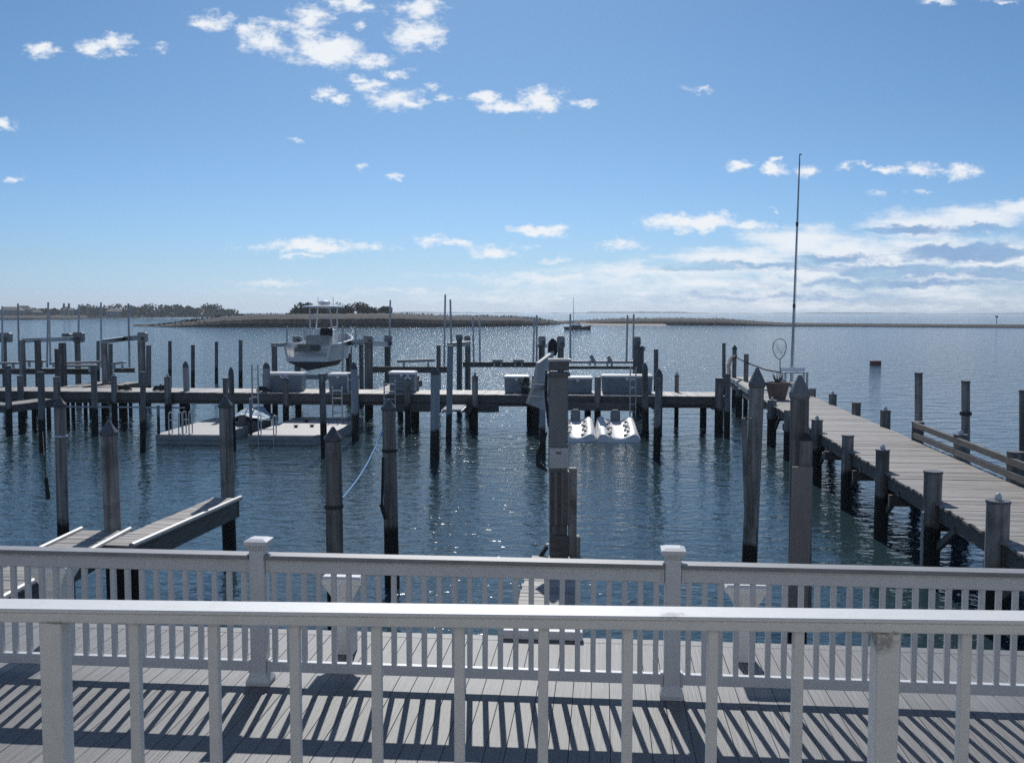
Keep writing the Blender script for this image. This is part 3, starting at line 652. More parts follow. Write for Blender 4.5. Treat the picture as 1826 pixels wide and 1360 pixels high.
# blue mooring line and a hanging fender
a = at(683, 768, 16.85); b_ = at(611, 888, 14.05); pts = [a.lerp(b_, q / 10) - Vector((0, 0, .10 * math.sin(math.pi * q / 10))) for q in range(11)]
tag(MB().tube([p - pts[0] for p in pts], .014, 6).obj('mooring_line', M['bluerope'], None, pts[0]), 'bright blue rope stretched between two of the near piles', 'rope')
a = at(78, 800, 22); b_ = at(101, 880, 17.2); c_ = at(82, 850, 19.5); d_ = at(86, 889, 19.5)
o = tag(MB().cyl((0, 0, 0), d_ - c_, .035, .045, 8).obj('hanging_fender', M['black'], None, c_), 'slim black fender hanging over the water by the leftmost near pile', 'fender')
MB().tube([Vector((0, 0, 0)), at(79, 812, 19.6) - c_, at(76, 770, 20.5) - c_], .008, 5).obj('cord', M['rope'], o)

MIDG = 'mooring piles in front of the long dock'
mid = [  # top x,y, base x,y, width px, cap, material, label
 (14,654,17,776,11,'flat','pile','slim pile at the left edge just in front of the long dock'),
 (73,665,76,805,12,'flat','pile','dark pile with a long wet foot, second from the left before the long dock'),
 (167,653,170,777,11,'flat','pile','plain pile standing by the low pale finger\'s right side'),
 (255,665,255,806,10,'flat','pile','slim dark pile standing just left of the first floating dock'),
 (331,655,335,758,11,'round','sleeve','grey sleeved pile behind the first floating dock'),
 (412,668,416,804,10,'round','pile','dark pile partly hidden behind the pile of the longer finger'),
 (475,657,477,760,13,'round','sleeve','sleeved pile with a dark round cap between the two floating docks'),
 (574,668,578,812,12,'flat','pile','dark pile in front of the second floating dock and its ladder'),
 (631,658,634,784,13,'round','sleeve','grey sleeved pile right of the second floating dock'),
 (776,668,775,820,17,'round','sleeve','thick pale sleeved pile with a black wet foot left of the centre'),
 (803,618,800,784,11,'flat','sleeve','tall sleeved pile beside the white gangplank'),
 (967,690,968,812,11,'flat','sleeve','sleeved pile half hidden behind the tilted white panel'),
 (1150,659,1152,778,11,'round','pile','dark round capped pile by the right ski float'),
 (1175,672,1171,820,13,'round','pile','thick dark pile with a long wet foot right of the ski floats')]
for (tx, ty, bx, by, w, cp_, mt, lb) in mid:
    Y = onz(bx, by, 0).y; mooring(lb, (tx, ty), (bx, by), Y, w, cp_, mt, MIDG)
BKG = 'mooring piles beyond the long dock'
for (tx, ty, Y, w, lb) in [(175,609,62,6,'thin pile just left of the second boat lift beyond the long dock'),(197,614,52,8,'dark slim pile right of the second boat lift\'s left post'),
   (265,617,50,9,'pile standing right against the second boat lift\'s motor post'),(303,609,64,6.5,'first of four lone thin piles in open water, right of the motor post'),
   (344,616,62,7,'shortest of the four lone thin piles in open water'),(386,610,66,6,'thinnest of the four lone piles in open water'),(429,607,62,7,'last of the four lone piles, nearest the lifted boat'),
   (782,617,48,8,'slim pile behind the long dock left of the paired lift posts'),(1170,624,50,8.5,'pile behind the long white dock box at its right end'),
   (1291,613,50,6.5,'thin tall pile at the corner where the two docks meet'),
   (1638,667,27.5,14,'tall pile outside the side dock, furthest of three on its right side'),(1722,682,24.5,15,'tall strapped pile outside the side dock between two others'),(1825,699,21.5,15,'tall pile outside the side dock at the right edge')]:
    if Y < 30:
        e = ledge(tx, .45, True); Y = e.y
    o = mooring(lb, (tx, ty), (tx, ty + 90), Y, w, 'flat', 'pile', BKG if tx < 1500 else 'mooring piles outside the side dock', rings=3)
    if tx == 1722:
        MB().lathe([(.13, -.03), (.135, 0), (.13, .05)], at(1722, 738, Y) - Vector(o.location), 10).obj('strap', M['rope'], o)

# ------------------------------------------------------------------ boat lifts beyond the long dock
def lift(label, posts, motors, beams, bunks, poles, Y0, lows=()):
    c = at((posts[0][0] + posts[-1][0]) / 2, 700, Y0)
    o = thing('boat_lift', label, 'boat lift', (c.x, c.y, 0), 0, 'boat lifts beyond the long dock')
    off = Vector((c.x, c.y, 0))
    for (px, yt, w, Y) in posts:
        tp = at(px, yt, Y) - off; r = w / 2 * Y / F
        MB().cyl((tp.x, tp.y, -1.2), (tp.x, tp.y, tp.z), r * 1.03, r, 9, .03, 2).obj('post', M['dockpile'], o)
    for (x0, x1, y0, y1, Y) in motors:
        a = at(x0, y1, Y) - off; b_ = at(x1, y0, Y) - off; w = b_.x - a.x; h = b_.z - a.z
        q = MB().box(((a.x+b_.x)/2, a.y, (a.z+b_.z)/2), (w, .42, h), bev=.06).obj('motor_cover', M['motor'], o)
        MB().cyl(((a.x+b_.x)/2 + w*.2, a.y - .26, a.z + h*.35), ((a.x+b_.x)/2 + w*.2, a.y - .21, a.z + h*.35), h*.2, h*.2, 10).obj('drive_wheel', M['capdark'], q)
    for (x0, y0, Ya, x1, y1, Yb, th) in beams:
        a = at(x0, y0, Ya) - off; b_ = at(x1, y1, Yb) - off; d = b_ - a; h = th * Ya / F
        rz = math.atan2(d.y, d.x); ry = -math.atan2(d.z, math.hypot(d.x, d.y)); cc = (a + b_) / 2
        bb = MB().box(cc + Vector((0, 0, h*.42)), (d.length, .16, h*.16), rz=rz, ry=ry).box(cc - Vector((0, 0, h*.42)), (d.length, .16, h*.16), rz=rz, ry=ry).box(cc, (d.length, .05, h*.69), rz=rz, ry=ry)
        bb.obj('top_beam', M['alu'], o)
    for (x0, y0, x1, y1, Y, th, mt) in lows:
        a = at(x0, y0, Y) - off; b_ = at(x1, y1, Y) - off; h = th * Y / F; cc = (a + b_) / 2; L_ = b_.x - a.x
        MB().box(cc + Vector((0, 0, h*.42)), (L_, .2, h*.16)).box(cc - Vector((0, 0, h*.42)), (L_, .2, h*.16)).box(cc, (L_, .06, h*.69)).obj('cradle_beam', M[mt], o)
    for (x0, y0, x1, y1, Y, th, tl) in bunks:
        a = at(x0, y0, Y) - off; b_ = at(x1, y1, Y) - off; h = th * Y / F; cc = (a + b_) / 2; d = b_ - a
        q = MB().box(cc, (d.length, .34, h), ry=-math.atan2(d.z, d.x) + tl, bev=.015).obj('bunk', M['float'], o)
        for s in (-.32, .32): MB().box((cc.x + s * d.length, cc.y, cc.z - h*.5 - .12), (.08, .12, .24)).obj('bunk_bracket', M['alu'], q)
    for (x0, y0, x1, y1, Y) in poles:
        a = at(x0, y0, Y) - off; b_ = at(x1, y1, Y) - off
        MB().cyl((b_.x, b_.y, b_.z), (a.x, a.y, a.z), .048, .042, 7).obj('guide_pole', M['pole'], o)
    return o
lift('leftmost boat lift, with two motor covers and four pale guide poles', [(7,610,9,50),(39,606,11,45.5),(67,606,11,46),(111,611,13,45.5),(101,622,8,46),(138,610,10,50)],
     [(-4,20,593,610,50),(132,149,592,610,50),(112,127,594,601,52)], [(-30,605,50,5,605,50,7),(41,607,45.6,134,604,49.8,8)],
     [(-20,648,33,647,47,4,0),(46,643,80,644,47.5,4,0),(90,648,181,645,47,4,0),(96,652,174,652,46.6,4,0)],
     [(4,546,4,646,49),(32,541,34,646,49),(86,539,84,655,47),(88,560,90,650,47.6)], 47, [(-10,662,165,662,47.5,10,'beam')])
lift('boat lift left of the four lone piles, with one square motor cover', [(186,611,11,45.5),(252,609,13,45.5)],
     [(247,262,592,610,45.5)], [(183,609,45.6,222,604,48,8),(222,604,48,249,602,45.6,8)], [(200,649,222,646,47,4,0)],
     [(141,543,140,592,49),(180,539,181,655,47),(229,541,231,655,47)], 47, [(203,660,240,660,47.5,8,'beam')])
lift('boat lift that carries the white boat between six posts', [(489,617,10,46),(530,611,11,53),(622,617,11,53),(644,612,8,50),(657,611,15,45.2),(691,612,11,51)],
     [(523,538,599,611,53),(649,665,598,612,45.2),(686,699,597,618,51)], [(484,615,46,545,613,53,7),(612,613,53,652,609,46,8),(655,612,45.6,694,614,51,9)],
     [(575,668,612,667,50,4,0)], [(512,581,512,640,49),(544,583,544,615,52),(611,581,611,700,45.5),(634,582,634,620,51),(696,535,695,600,51)], 49, [(500,672,640,672,49.5,8,'alu')])
lift('boat lift with a wooden cradle beam and a raised bunk left of the paired posts', [(819,600,10,46),(834,601,10,48)],
     [(813,825,596,607,46),(828,839,598,611,48),(798,806,610,622,46.5)], [(800,615,46.2,838,612,47.5,8)], [(708,644,776,642,47,5,0)],
     [(794,525,792,655,47),(803,534,805,620,46.5)], 47, [(664,658,800,660,47,11,'beam')])
lift('boat lift between the paired posts and the tilted white panel', [(966,612,11,46)],
     [(960,973,599,616,46)], [(958,617,46,975,617,48,6)], [(878,643,897,643,47,5,0),(915,643,934,643,47,5,0)],
     [(843,565,845,650,47),(855,568,856,645,47),(953,565,951,645,47),(957,562,957,645,46.5)], 47, [(825,650,965,650,47,9,'beam')])
lift('boat lift right of the tilted panel, with two white bunks standing on its double beam', [(1000,612,11,46),(1135,612,12,46),(1144,617,9,47)],
     [(993,1007,599,621,46),(1130,1142,600,617,46)], [(1130,622,46,1150,622,48,7)], [(1053,633,1060,646,47,6,0),(1084,635,1090,646,47,6,0)],
     [(1017,560,1017,645,47),(1119,562,1117,645,47),(1130,560,1129,640,46)], 47, [(1010,646,1132,645,47,5,'alu'),(1010,656,1132,655,46.6,5,'beam')])

# ------------------------------------------------------------------ the white boat on its lift
ax_ = GRZ
c = at(548, 655, 47.2)
boat = thing('white_boat', 'white centre console boat with a T-top hanging on its lift, stern towards the house', 'boat', (c.x, c.y, 0), GRZ - .02)
zk = at(548, 661, 47.2).z
BL = 7.2; hull_top = MB(); bot = MB()
sec = []
for i in range(13):
    q = i / 12; y = q * BL
    bw = 1.12 * (1 - max(0, q - .45) ** 2.0 / .302 * .96) if q > .45 else 1.12
    bw = max(bw, .04); chine = bw * .86 * (1 if q < .5 else 1 - .55 * (q - .5) / .5)
    kz = .0 + (.0 if q < .7 else 1.0 * ((q - .7) / .3) ** 2)
    cz = .42 + .45 * max(0, q - .4) ** 1.6 * 2
    sz = 1.20 + .38 * q ** 1.8
    sec.append((y, bw, chine, kz, cz, sz))
vt, vb = [], []
for (y, bw, ch, kz, cz, sz) in sec:
    vt += [(-ch, y, zk + cz), (-(bw + ch)/2 * 1.0, y, zk + (cz + sz)/2), (-bw, y, zk + sz), (-bw + .1, y, zk + sz + .02), (bw - .1, y, zk + sz + .02), (bw, y, zk + sz), ((bw + ch)/2, y, zk + (cz + sz)/2), (ch, y, zk + cz)]
    vb += [(-ch, y, zk + cz), (0, y, zk + kz), (ch, y, zk + cz)]
hull_top.add(vt, [(i*8+k+1, (i+1)*8+k+1, (i+1)*8+k, i*8+k) for i in range(12) for k in (0, 1, 2, 4, 5, 6)] + [(0, 1, 2, 5, 6, 7)])
# inner liner floor and walls
vi = []
for (y, bw, ch, kz, cz, sz) in sec: vi += [(-bw + .1, y, zk + sz + .02), (-bw * .8, y, zk + .62), (bw * .8, y, zk + .62), (bw - .1, y, zk + sz + .02)]
hull_top.add(vi, [(i*4+k, (i+1)*4+k, (i+1)*4+k+1, i*4+k+1) for i in range(12) for k in range(3)] + [(0, 1, 2, 3)])
hull_top.obj('hull', M['gelcoat'], boat, smooth=True)
bot.add(vb, [(i*3+k, i*3+k+1, (i+1)*3+k+1, (i+1)*3+k) for i in range(12) for k in range(2)] + [(2, 1, 0)])
bot.obj('bottom', M['bottom'], boat)
MB().box((.0, -.04, zk + .98), (1.15, .08, .2), bev=.02).obj('transom_locker', M['motor'], boat)
MB().box((.42, -.05, zk + 1.08), (.45, .1, .26), bev=.02).obj('transom_opening', M['capdark'], boat)  # dark block put in for the shade of the open gap
MB().box((-.12, -.06, zk + 1.16), (.62, .1, .16), bev=.03).obj('cushion', M['sand'], boat)
MB().box((0, 2.9, zk + 1.25), (.95, .75, 1.3), bev=.08).obj('console', M['gelcoat'], boat)
MB().box((.0, 1.9, zk + 1.35), (1.15, .5, .5), bev=.06).obj('leaning_seat', M['motor'], boat)
MB().box((.28, 2.25, zk + 1.72), (.62, .12, .42), bev=.05).obj('seat_back', M['black'], boat)
tt = zk + 2.95
MB().lathe([(.2, -.03), (.97, -.03), (1.0, 0), (.97, .04), (.6, .09), (.1, .11)], (0, 2.8, tt), 20, 1.0, 1.25).obj('t_top', M['gelcoat'], boat)
for sx in (-.52, .52):
    for (y0, y1) in ((2.3, 2.15), (3.3, 3.5)):
        MB().tube([(sx, y0, zk + .62), (sx * 1.02, y0, zk + 1.9), (sx * .95, y1, tt - .02)], .035, 8).obj('top_leg', M['plastic'], boat)
MB().box((0, 2.25, zk + 2.45), (1.02, .05, .05)).obj('cross_tube', M['plastic'], boat)
MB().lathe([(.27, 0), (.3, .06), (.27, .16), (.1, .21)], (.1, 2.6, tt + .11), 14).obj('radar_dome', M['gelcoat'], boat)
for sx in (-.3, .45): MB().cyl((sx, 2.9, tt + .06), (sx, 2.9, tt + .5), .02, .012, 6).obj('antenna', M['pole'], boat)
for sx in (-1, 1): MB().tube([(sx * .98, 4.0, zk + 1.5), (sx * .85, 5.2, zk + 1.78), (sx * .35, 6.5, zk + 1.95)], .018, 6).obj('bow_rail', M['steel'], boat)

# ------------------------------------------------------------------ dock boxes and gear on the long dock
def dock_box(label, x0, x1, ytop, off, dark_end=False, slat=False):
    e0 = back(x0) + gn * off; e1 = back(x1) + gn * off
    w = (Vector((e1.x - e0.x, e1.y - e0.y, 0))).length; top = at((x0 + x1) / 2, ytop, (e0.y + e1.y) / 2).z; h = top - DZ
    o = thing('dock_box', label, 'dock box', (e0.x, e0.y, DZ), GRZ, 'white dock boxes on the long dock')
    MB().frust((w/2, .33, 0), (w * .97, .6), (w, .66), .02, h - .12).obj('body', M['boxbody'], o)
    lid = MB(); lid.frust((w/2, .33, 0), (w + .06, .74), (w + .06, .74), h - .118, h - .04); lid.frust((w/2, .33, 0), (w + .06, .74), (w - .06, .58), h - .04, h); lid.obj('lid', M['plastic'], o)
    MB().box((w/2, -.06, h - .16), (.12, .03, .08)).obj('latch', M['steel'], o)
    if slat:
        for k in range(4): MB().box((w/2, -.012, .14 + k * .14), (w * .94, .03, .1)).obj('slat', M['boxbody'], o)
    for s in (.12, .88): MB().box((w * s, .33, .008), (.1, .6, .02)).obj('foot', M['black'], o)
dock_box('long white box left of the lifted boat\'s stern', 455, 527, 664, .9)
dock_box('white box under the right side of the lifted boat', 577, 612, 665, .8)
dock_box('slatted white box behind the capped pile with the blue line', 686, 732, 662, .9, slat=True)
dock_box('white box left of the tilted panel, dark plant beside it', 896, 940, 669, .9)
dock_box('white box just right of the tall lift post', 1004, 1056, 671, .9)
dock_box('longest white box, at the right end of the long dock', 1073, 1166, 668, .9)
# open white shelf frame beside the second box
e0 = back(614) + gn * .8; o = thing('shelf_stand', 'open white shelf stand with a dark gap beside the box under the boat', 'shelf', (e0.x, e0.y, DZ), GRZ)
for xx in (.0, .3): MB().box((xx, .0, .38), (.05, .4, .76)).obj('side_panel', M['plastic'], o)
for zz in (.74, .5): MB().box((.15, 0, zz), (.25, .4, .05)).obj('shelf', M['plastic'], o)
MB().box((.15, .18, .37), (.25, .03, .7)).obj('back_panel', M['motor'], o)
# bushy dark plant in a pot
e0 = back(936) + gn * .45; o = thing('pot_plant', 'dark bushy plant in a low pot against the white box left of the tilted panel', 'plant', (e0.x, e0.y, DZ + .0))
MB().lathe([(.13, 0), (.19, .22), (.2, .24)], (0, 0, .002), 10).obj('pot', M['black'], o)
mb = MB(); rnd = random.Random(4)
for _ in range(160):
    an, ph, rr = rnd.uniform(0, 6.28), rnd.uniform(-.5, 1.5), rnd.uniform(.12, .27); cc = Vector((math.cos(an) * math.cos(ph) * rr, math.sin(an) * math.cos(ph) * rr, .4 + math.sin(ph) * rr))
    d = Vector((rnd.uniform(-1, 1), rnd.uniform(-1, 1), rnd.uniform(-1, 1))).normalized(); e = d.cross(Vector((0, .3, 1))).normalized()
    mb.add([cc - d * .07, cc + e * .025, cc + d * .07, cc - e * .025], [(0, 1, 2, 3)])
mb.obj('leaves', M['leaf'], o)

# conduit slung below the long dock's edge, coiled lines on its planks
e0 = local(long_dock, back(-100)); e1 = local(long_dock, back(330))
MB().cyl((e0.x, -.06, DZ - .62), (e1.x, -.06, DZ - .62), .035, .035, 7).obj('conduit', M['pole'], long_dock)
for px, lb in ((276, 'dark coil of rope on the long dock behind the first floating dock'), (212, 'flat heap of dark rope on the long dock by the second boat lift'), (463, 'dark coil of rope beside the leftmost white dock box')):
    e0 = back(px) + gn * .5; q = [Vector((math.cos(k * .6) * (.30 - .003 * k), math.sin(k * .6) * (.22 - .002 * k), .035 + .0042 * k + .02 * math.sin(k * 1.7))) for k in range(46)]
    tag(MB().tube(q, .026, 6).obj('rope_coil', M['rope'], None, (e0.x, e0.y, DZ)), lb, 'rope', 'coiled ropes on the long dock')
# white gangplank hanging at the dock edge
g0 = onz(787, 731, 1.0); g1 = onz(819, 732, 1.0); g2 = onz(830, 713.5, 1.0); g3 = onz(806, 713, 1.0)
o = thing('gangplank', 'white gangplank leading down from the long dock beside a tall sleeved pile', 'gangplank', g0)
d_ = Vector((g2.x - g1.x, g2.y - g1.y, 0)); w = (g1 - g0).length; L_ = min(d_.length, 4.0)
q = MB().box((w/2 + .12, L_/2, .0), (w, L_, .06), rz=GRZ * .6).obj('plate', M['gelcoat'], o)
for xx in (.0, w): MB().box((xx + .12, L_/2, -.07), (.06, L_, .1), rz=GRZ * .6).obj('side_rail', M['alu'], o)

# ------------------------------------------------------------------ floating docks
def float_dock(label, fl, fr, Lg, chamfer, hz=.34):
    a = onz(fl[0], fl[1], hz); b_ = onz(fr[0], fr[1], hz); w = (b_ - a).length; rz = GRZ * .9
    o = thing('floating_dock', label, 'floating dock', (a.x, a.y, 0), rz, 'floating docks before the long dock')
    c_ = chamfer; out = [(0, 0), (w - c_, 0), (w, c_ * 1.7), (w, Lg), (0, Lg)]
    n = 5
    MB().add([(x, y, -.12) for x, y in out] + [(x, y, hz - .04) for x, y in out], [tuple(range(n-1, -1, -1)), tuple(range(n, 2*n))] + [(i, (i+1) % n, n+(i+1) % n, n+i) for i in range(n)]).obj('float', M['floatside'], o)
    k = 0; y = 0
    while y < Lg - .1:
        wd = w - (max(0, c_ * (1 - (y + .1) / (c_ * 1.7))) if c_ and y < c_ * 1.7 else 0)
        MB().box((wd/2, y + .095, hz - .019), (wd + .02, .185, .04)).obj('plank', M['float'], o); y += .2
    MB().box((w/2 - c_/2, -.03, hz - .1), (w - c_, .05, .16)).obj('rub_rail', M['bumper'], o)
    return o, w, hz
def ladder(o, x, y, z0, z1, w, rungs, mt='steel', name='ladder', curved=True):
    ld_ = MB().tube([(x, y, z0), (x, y, z1)] + ([(x, y + .12, z1 + .06), (x, y + .3, z1), (x, y + .3, .34)] if curved else []), .022, 7).obj(name, M[mt], o)
    MB().tube([(x + w, y, z0), (x + w, y, z1)] + ([(x + w, y + .12, z1 + .06), (x + w, y + .3, z1), (x + w, y + .3, .34)] if curved else []), .022, 7).obj('rail', M[mt], ld_)
    for k in range(rungs): MB().cyl((x, y, z0 + (z1 - z0) * (k + .7) / rungs), (x + w, y, z0 + (z1 - z0) * (k + .7) / rungs), .018, .018, 6).obj('rung', M[mt], ld_)
f1, w1, _ = float_dock('pale floating dock with two short hoop rails, left of the other float', (278, 774), (386, 777), 5.6, 0.0)
f2, w2, _ = float_dock('pale floating dock with a cut corner and a steel ladder, right of the other float', (443, 775), (578, 778), 6.0, .45)
ladder(f1, .45, .05, .34, 1.05, .35, 1); ladder(f1, .95, .05, .34, 1.08, .22, 1)
MB().cyl((.06, .1, -.3), (.06, .1, 1.35), .055, .055, 8).obj('guide_post', M['sleeve'], f1)
ladder(f2, .38, -.08, -.35, .98, .54, 4)
MB().cyl((.06, .1, -.3), (.06, .1, 1.6), .055, .055, 8).obj('guide_post', M['sleeve'], f2)
for (x, y) in ((1.0, 2.4), (1.55, 2.6), (.9, 4.2)): MB().lathe([(.07, 0), (.06, .05), (.1, .07), (.1, .09)], (x, y, .342), 8).obj('cleat', M['black'], f2)
MB().lathe([(.07, 0), (.06, .05), (.1, .07), (.1, .09)], (1.7, 2.2, .342), 8).obj('cleat', M['black'], f1)
# aluminium ladders against the long dock
def dock_ladder(label, px, ytop, ybot, wpx, rungs, off=-.35):
    e = back(px) + gn * off; Y = e.y; a = at(px, ytop, Y); b_ = at(px, ybot, Y); w = wpx * Y / F
    o = thing('dock_ladder', label, 'ladder', (a.x, a.y, b_.z), GRZ, 'ladders against the long dock'); h = a.z - b_.z
    for xx in (0, w): MB().box((xx, 0, h/2), (.045, .05, h)).obj('rail', M['alu'], o)
    for k in range(rungs): MB().box((w/2, 0, h * (k + .5) / rungs), (w - .04, .035, .035)).obj('rung', M['alu'], o)
dock_ladder('aluminium ladder reaching down to the float with the cut corner', 593, 690, 770, 17, 6)
dock_ladder('slim aluminium ladder standing left of the dinghy', 449, 650, 765, 11, 7, -.8)
dock_ladder('aluminium ladder on the box behind the pile with the blue line', 685, 678, 745, 20, 5, -.2)
dock_ladder('tall narrow aluminium ladder by the right ski float', 1124, 655, 742, 10, 6, -.25)

# small covered dinghy between the floats
p = onz(412, 774, 0); o = thing('dinghy', 'small dinghy under a rumpled pale blue cover between the two floats', 'dinghy', p, GRZ * .9)
vv = []; secs = [(0, .42, .5), (.5, .62, .48), (1.3, .66, .5), (2.0, .5, .58), (2.5, .12, .66)]
for (y, hw, z) in secs: vv += [(.5 - hw, y, z), (.5 - hw * .75, y, .0), (.5, y, -.12), (.5 + hw * .75, y, .0), (.5 + hw, y, z)]
MB().add(vv, [(i*5+k+1, (i+1)*5+k+1, (i+1)*5+k, i*5+k) for i in range(4) for k in range(4)] + [(0, 1, 2, 3, 4)]).obj('hull', M['capgrey'], o)
cv_ = MB(); rnd = random.Random(3); nx, ny = 9, 12; vv = []
for j in range(ny):
    y = 2.5 * j / (ny - 1); hw = .64 if y < 1.5 else .64 - .5 * (y - 1.5)
    for i in range(nx):
        u = -1 + 2 * i / (nx - 1); vv.append((.5 + u * hw * 1.04, y, .50 + (1 - u * u) * (.22 + .2 * math.sin(y * 2.4) ** 2) + rnd.uniform(-.035, .035)))
cv_.add(vv, [(j*nx+i, j*nx+i+1, (j+1)*nx+i+1, (j+1)*nx+i) for j in range(ny-1) for i in range(nx-1)]); cv_.obj('cover', M['blueCover'], o)
MB().box((.5, -.12, .45), (.3, .25, .6), bev=.06).obj('outboard', M['capdark'], o)

# ski floats
def ski_float(label, x0, x1, yfront, yback):
    a = onz(x0, yfront, .1); b_ = onz(x1, yfront, .1); w = (b_ - a).length; Lg = 2.6
    o = thing('ski_float', label, 'jet ski float', (a.x, a.y, 0), GRZ * .6, 'white drive-on floats for water scooters')
    nx, ny = 17, 18; vv = []
    for j in range(ny):
        y = Lg * j / (ny - 1); q = j / (ny - 1)
        for i in range(nx):
            u = -1 + 2 * i / (nx - 1)
            crest = .50 - .17 * math.exp(-(u / .28) ** 2) + .05 * math.cos(u * 9)
            lip = min(1, q / .09); rear = 1.0
            edge = 1 - max(0, abs(u) - .92) / .08 * .4
            z = -.08 + (crest - .26 + .38 * q + .08) * (math.sin(lip * math.pi / 2) ** .7) * edge
            yy = y + .16 * (u * u) * (1 - q) + .03 * math.cos(u * 9) * (1 - q)
            vv.append((w/2 + u * w/2 * (.985 + .015 * lip), yy, z))
    fs = [(j*nx+i, j*nx+i+1, (j+1)*nx+i+1, (j+1)*nx+i) for j in range(ny-1) for i in range(nx-1)]
    mb = MB().add(vv, fs)
    # skirt
    o_ = len(mb.v); ring = [j*nx for j in range(ny)] + [(ny-1)*nx + i for i in range(1, nx)] + [j*nx + nx-1 for j in range(ny-2, -1, -1)]
    base = [(mb.v[k][0], mb.v[k][1], -.25) for k in ring]; mb.v += base
    for k in range(len(ring) - 1): mb.f.append((ring[k], o_ + k, o_ + k + 1, ring[k+1]))
    mb.obj('float', M['skiwhite'], o, smooth=True)
    def zt(u, y=0): return .24 + .38 * y / Lg - .17 * math.exp(-(u / .28) ** 2) + .05 * math.cos(u * 9)
    for su in (-.42, .42):                                          # black moulded tread slots
        for k in range(6):
            u = su + (.06 if k % 2 else -.05); y = .40 + k * .34
            MB().box((w/2 + u * w/2, y, zt(u, y) + .010), (.12 if k % 3 else .2, .09, .05)).obj('tread_slot', M['black'], o)
        MB().box((w/2 + (su + .12) * w/2, 1.5, zt(su + .12, 1.5) + .010), (.05, .9, .04), rx=math.atan(.38 / Lg)).obj('tread_slot', M['black'], o)
    MB().box((w/2, Lg + .05, .62), (.36, .3, .6), bev=.08).obj('bow_stop', M['capgrey'], o)
ski_float('white drive-on float with black treads, partly behind the tall lift post', 992, 1064, 783, 750)
ski_float('white drive-on float with black treads, right of its twin', 1065, 1143, 784, 750)

# ------------------------------------------------------------------ gear at the corner of the docks
e = onz(1386, 712, DZ)
o = thing('flower_pot', 'terracotta flower pot standing at the far end of the side dock', 'flower pot', e)
MB().lathe([(.30, 0), (.42, .5), (.47, .52), (.47, .64), (.40, .64), (.38, .56), (.02, .56)], (0, 0, .003), 14).obj('pot', M['terracotta'], o)
mb = MB(); rnd = random.Random(8)
for _ in range(24):
    a = rnd.uniform(0, 6.28); mb.cyl((0, 0, .55), (math.cos(a) * .2, math.sin(a) * .2, rnd.uniform(.75, 1.0)), .012, .005, 4)
mb.obj('dry_stems', M['bare'], o)
e2 = onz(1392, 697, DZ)
o = thing('bait_bucket', 'pale bucket behind the flower pot on the side dock', 'bucket', e2)
MB().lathe([(.17, 0), (.20, .45), (.215, .46), (.215, .5), (.19, .5), (.18, .4), (.02, .38)], (0, 0, .003), 14).obj('pail', M['plastic'], o)
MB().tube([(-.2, 0, .46), (-.14, -.14, .36), (0, -.2, .3), (.14, -.14, .36), (.2, 0, .46)], .008, 5).obj('handle', M['steel'], o)
b0 = at(1391, 684, e2.y); nb_ = at(1391, 640, e2.y) - b0; nt_ = at(1389, 604, e2.y) - b0
o = thing('landing_net', 'long handled landing net standing upright in the pale bucket', 'landing net', b0)
MB().cyl((0, 0, -.2), nb_, .022, .02, 7).obj('handle', M['capdark'], o)
cz = (nb_ + nt_) / 2; hh = (nt_.z - nb_.z) / 2; hoop = []
for k in range(25):
    a = -math.pi/2 + 2 * math.pi * k / 24; wx = .33 * (1 - .35 * (1 - (math.sin(a) + 1) / 2)); hoop.append(Vector((cz.x + math.cos(a) * wx, cz.y, cz.z + math.sin(a) * hh)))
MB().tube(hoop, .016, 6).obj('hoop', M['capdark'], o)
mb = MB()
for k in range(7):
    for (i, j) in ((2 + k, 22 - k), (2 + k, 14 + k if 14 + k < 24 else 23)): mb.tube([hoop[i], (hoop[i] + hoop[j]) / 2 + Vector((0, -.18, -.08)), hoop[j]], .004, 3)
mb.obj('netting', M['rope'], o)
# fish cleaning table
e = onz(1398, 694, DZ); w = 44 * e.y / F
o = thing('cleaning_table', 'white fish cleaning table at the end of the side dock by the tall mast', 'table', e, 0)
MB().box((w/2, .3, .70), (w, .62, .06), bev=.015).obj('table_top', M['gelcoat'], o)
MB().box((w/2, .6, .80), (w, .03, .16)).obj('splash_board', M['gelcoat'], o)
for (x, y) in ((.06, .05), (w - .06, .05), (.06, .55), (w - .06, .55)): MB().box((x, y, .335), (.08, .08, .66)).obj('leg', M['plastic'], o)
MB().box((w/2, .3, .24), (w - .1, .5, .04)).obj('lower_shelf', M['plastic'], o)
# tall thin mast
b0 = at(1410.5, 690, e.y + .9); tp = at(1426, 275, e.y + .9); b0.z = DZ
o = thing('tall_mast', 'very tall thin leaning mast rising from the end of the side dock', 'mast', b0)
v_ = tp - b0
MB().cyl((0, 0, 0), v_ * .35, .062, .05, 8).cyl(v_ * .35, v_ * .7, .046, .036, 8).cyl(v_ * .7, v_, .032, .024, 8).obj('pole', M['alu'], o)
MB().cyl(v_, v_ + Vector((.09, 0, -.03)), .03, .02, 6).obj('tip_hook', M['capdark'], o)
for q in (.35, .7): MB().cyl(v_ * (q - .005), v_ * (q + .012), .06, .06, 8).obj('joint', M['capdark'], o)
MB().tube([v_ * .02 + Vector((.08, -.05, 0)), v_ * .5 + Vector((.05, -.05, 0)), v_ * .98 + Vector((.02, -.02, 0))], .006, 4).obj('halyard', M['rope'], o)

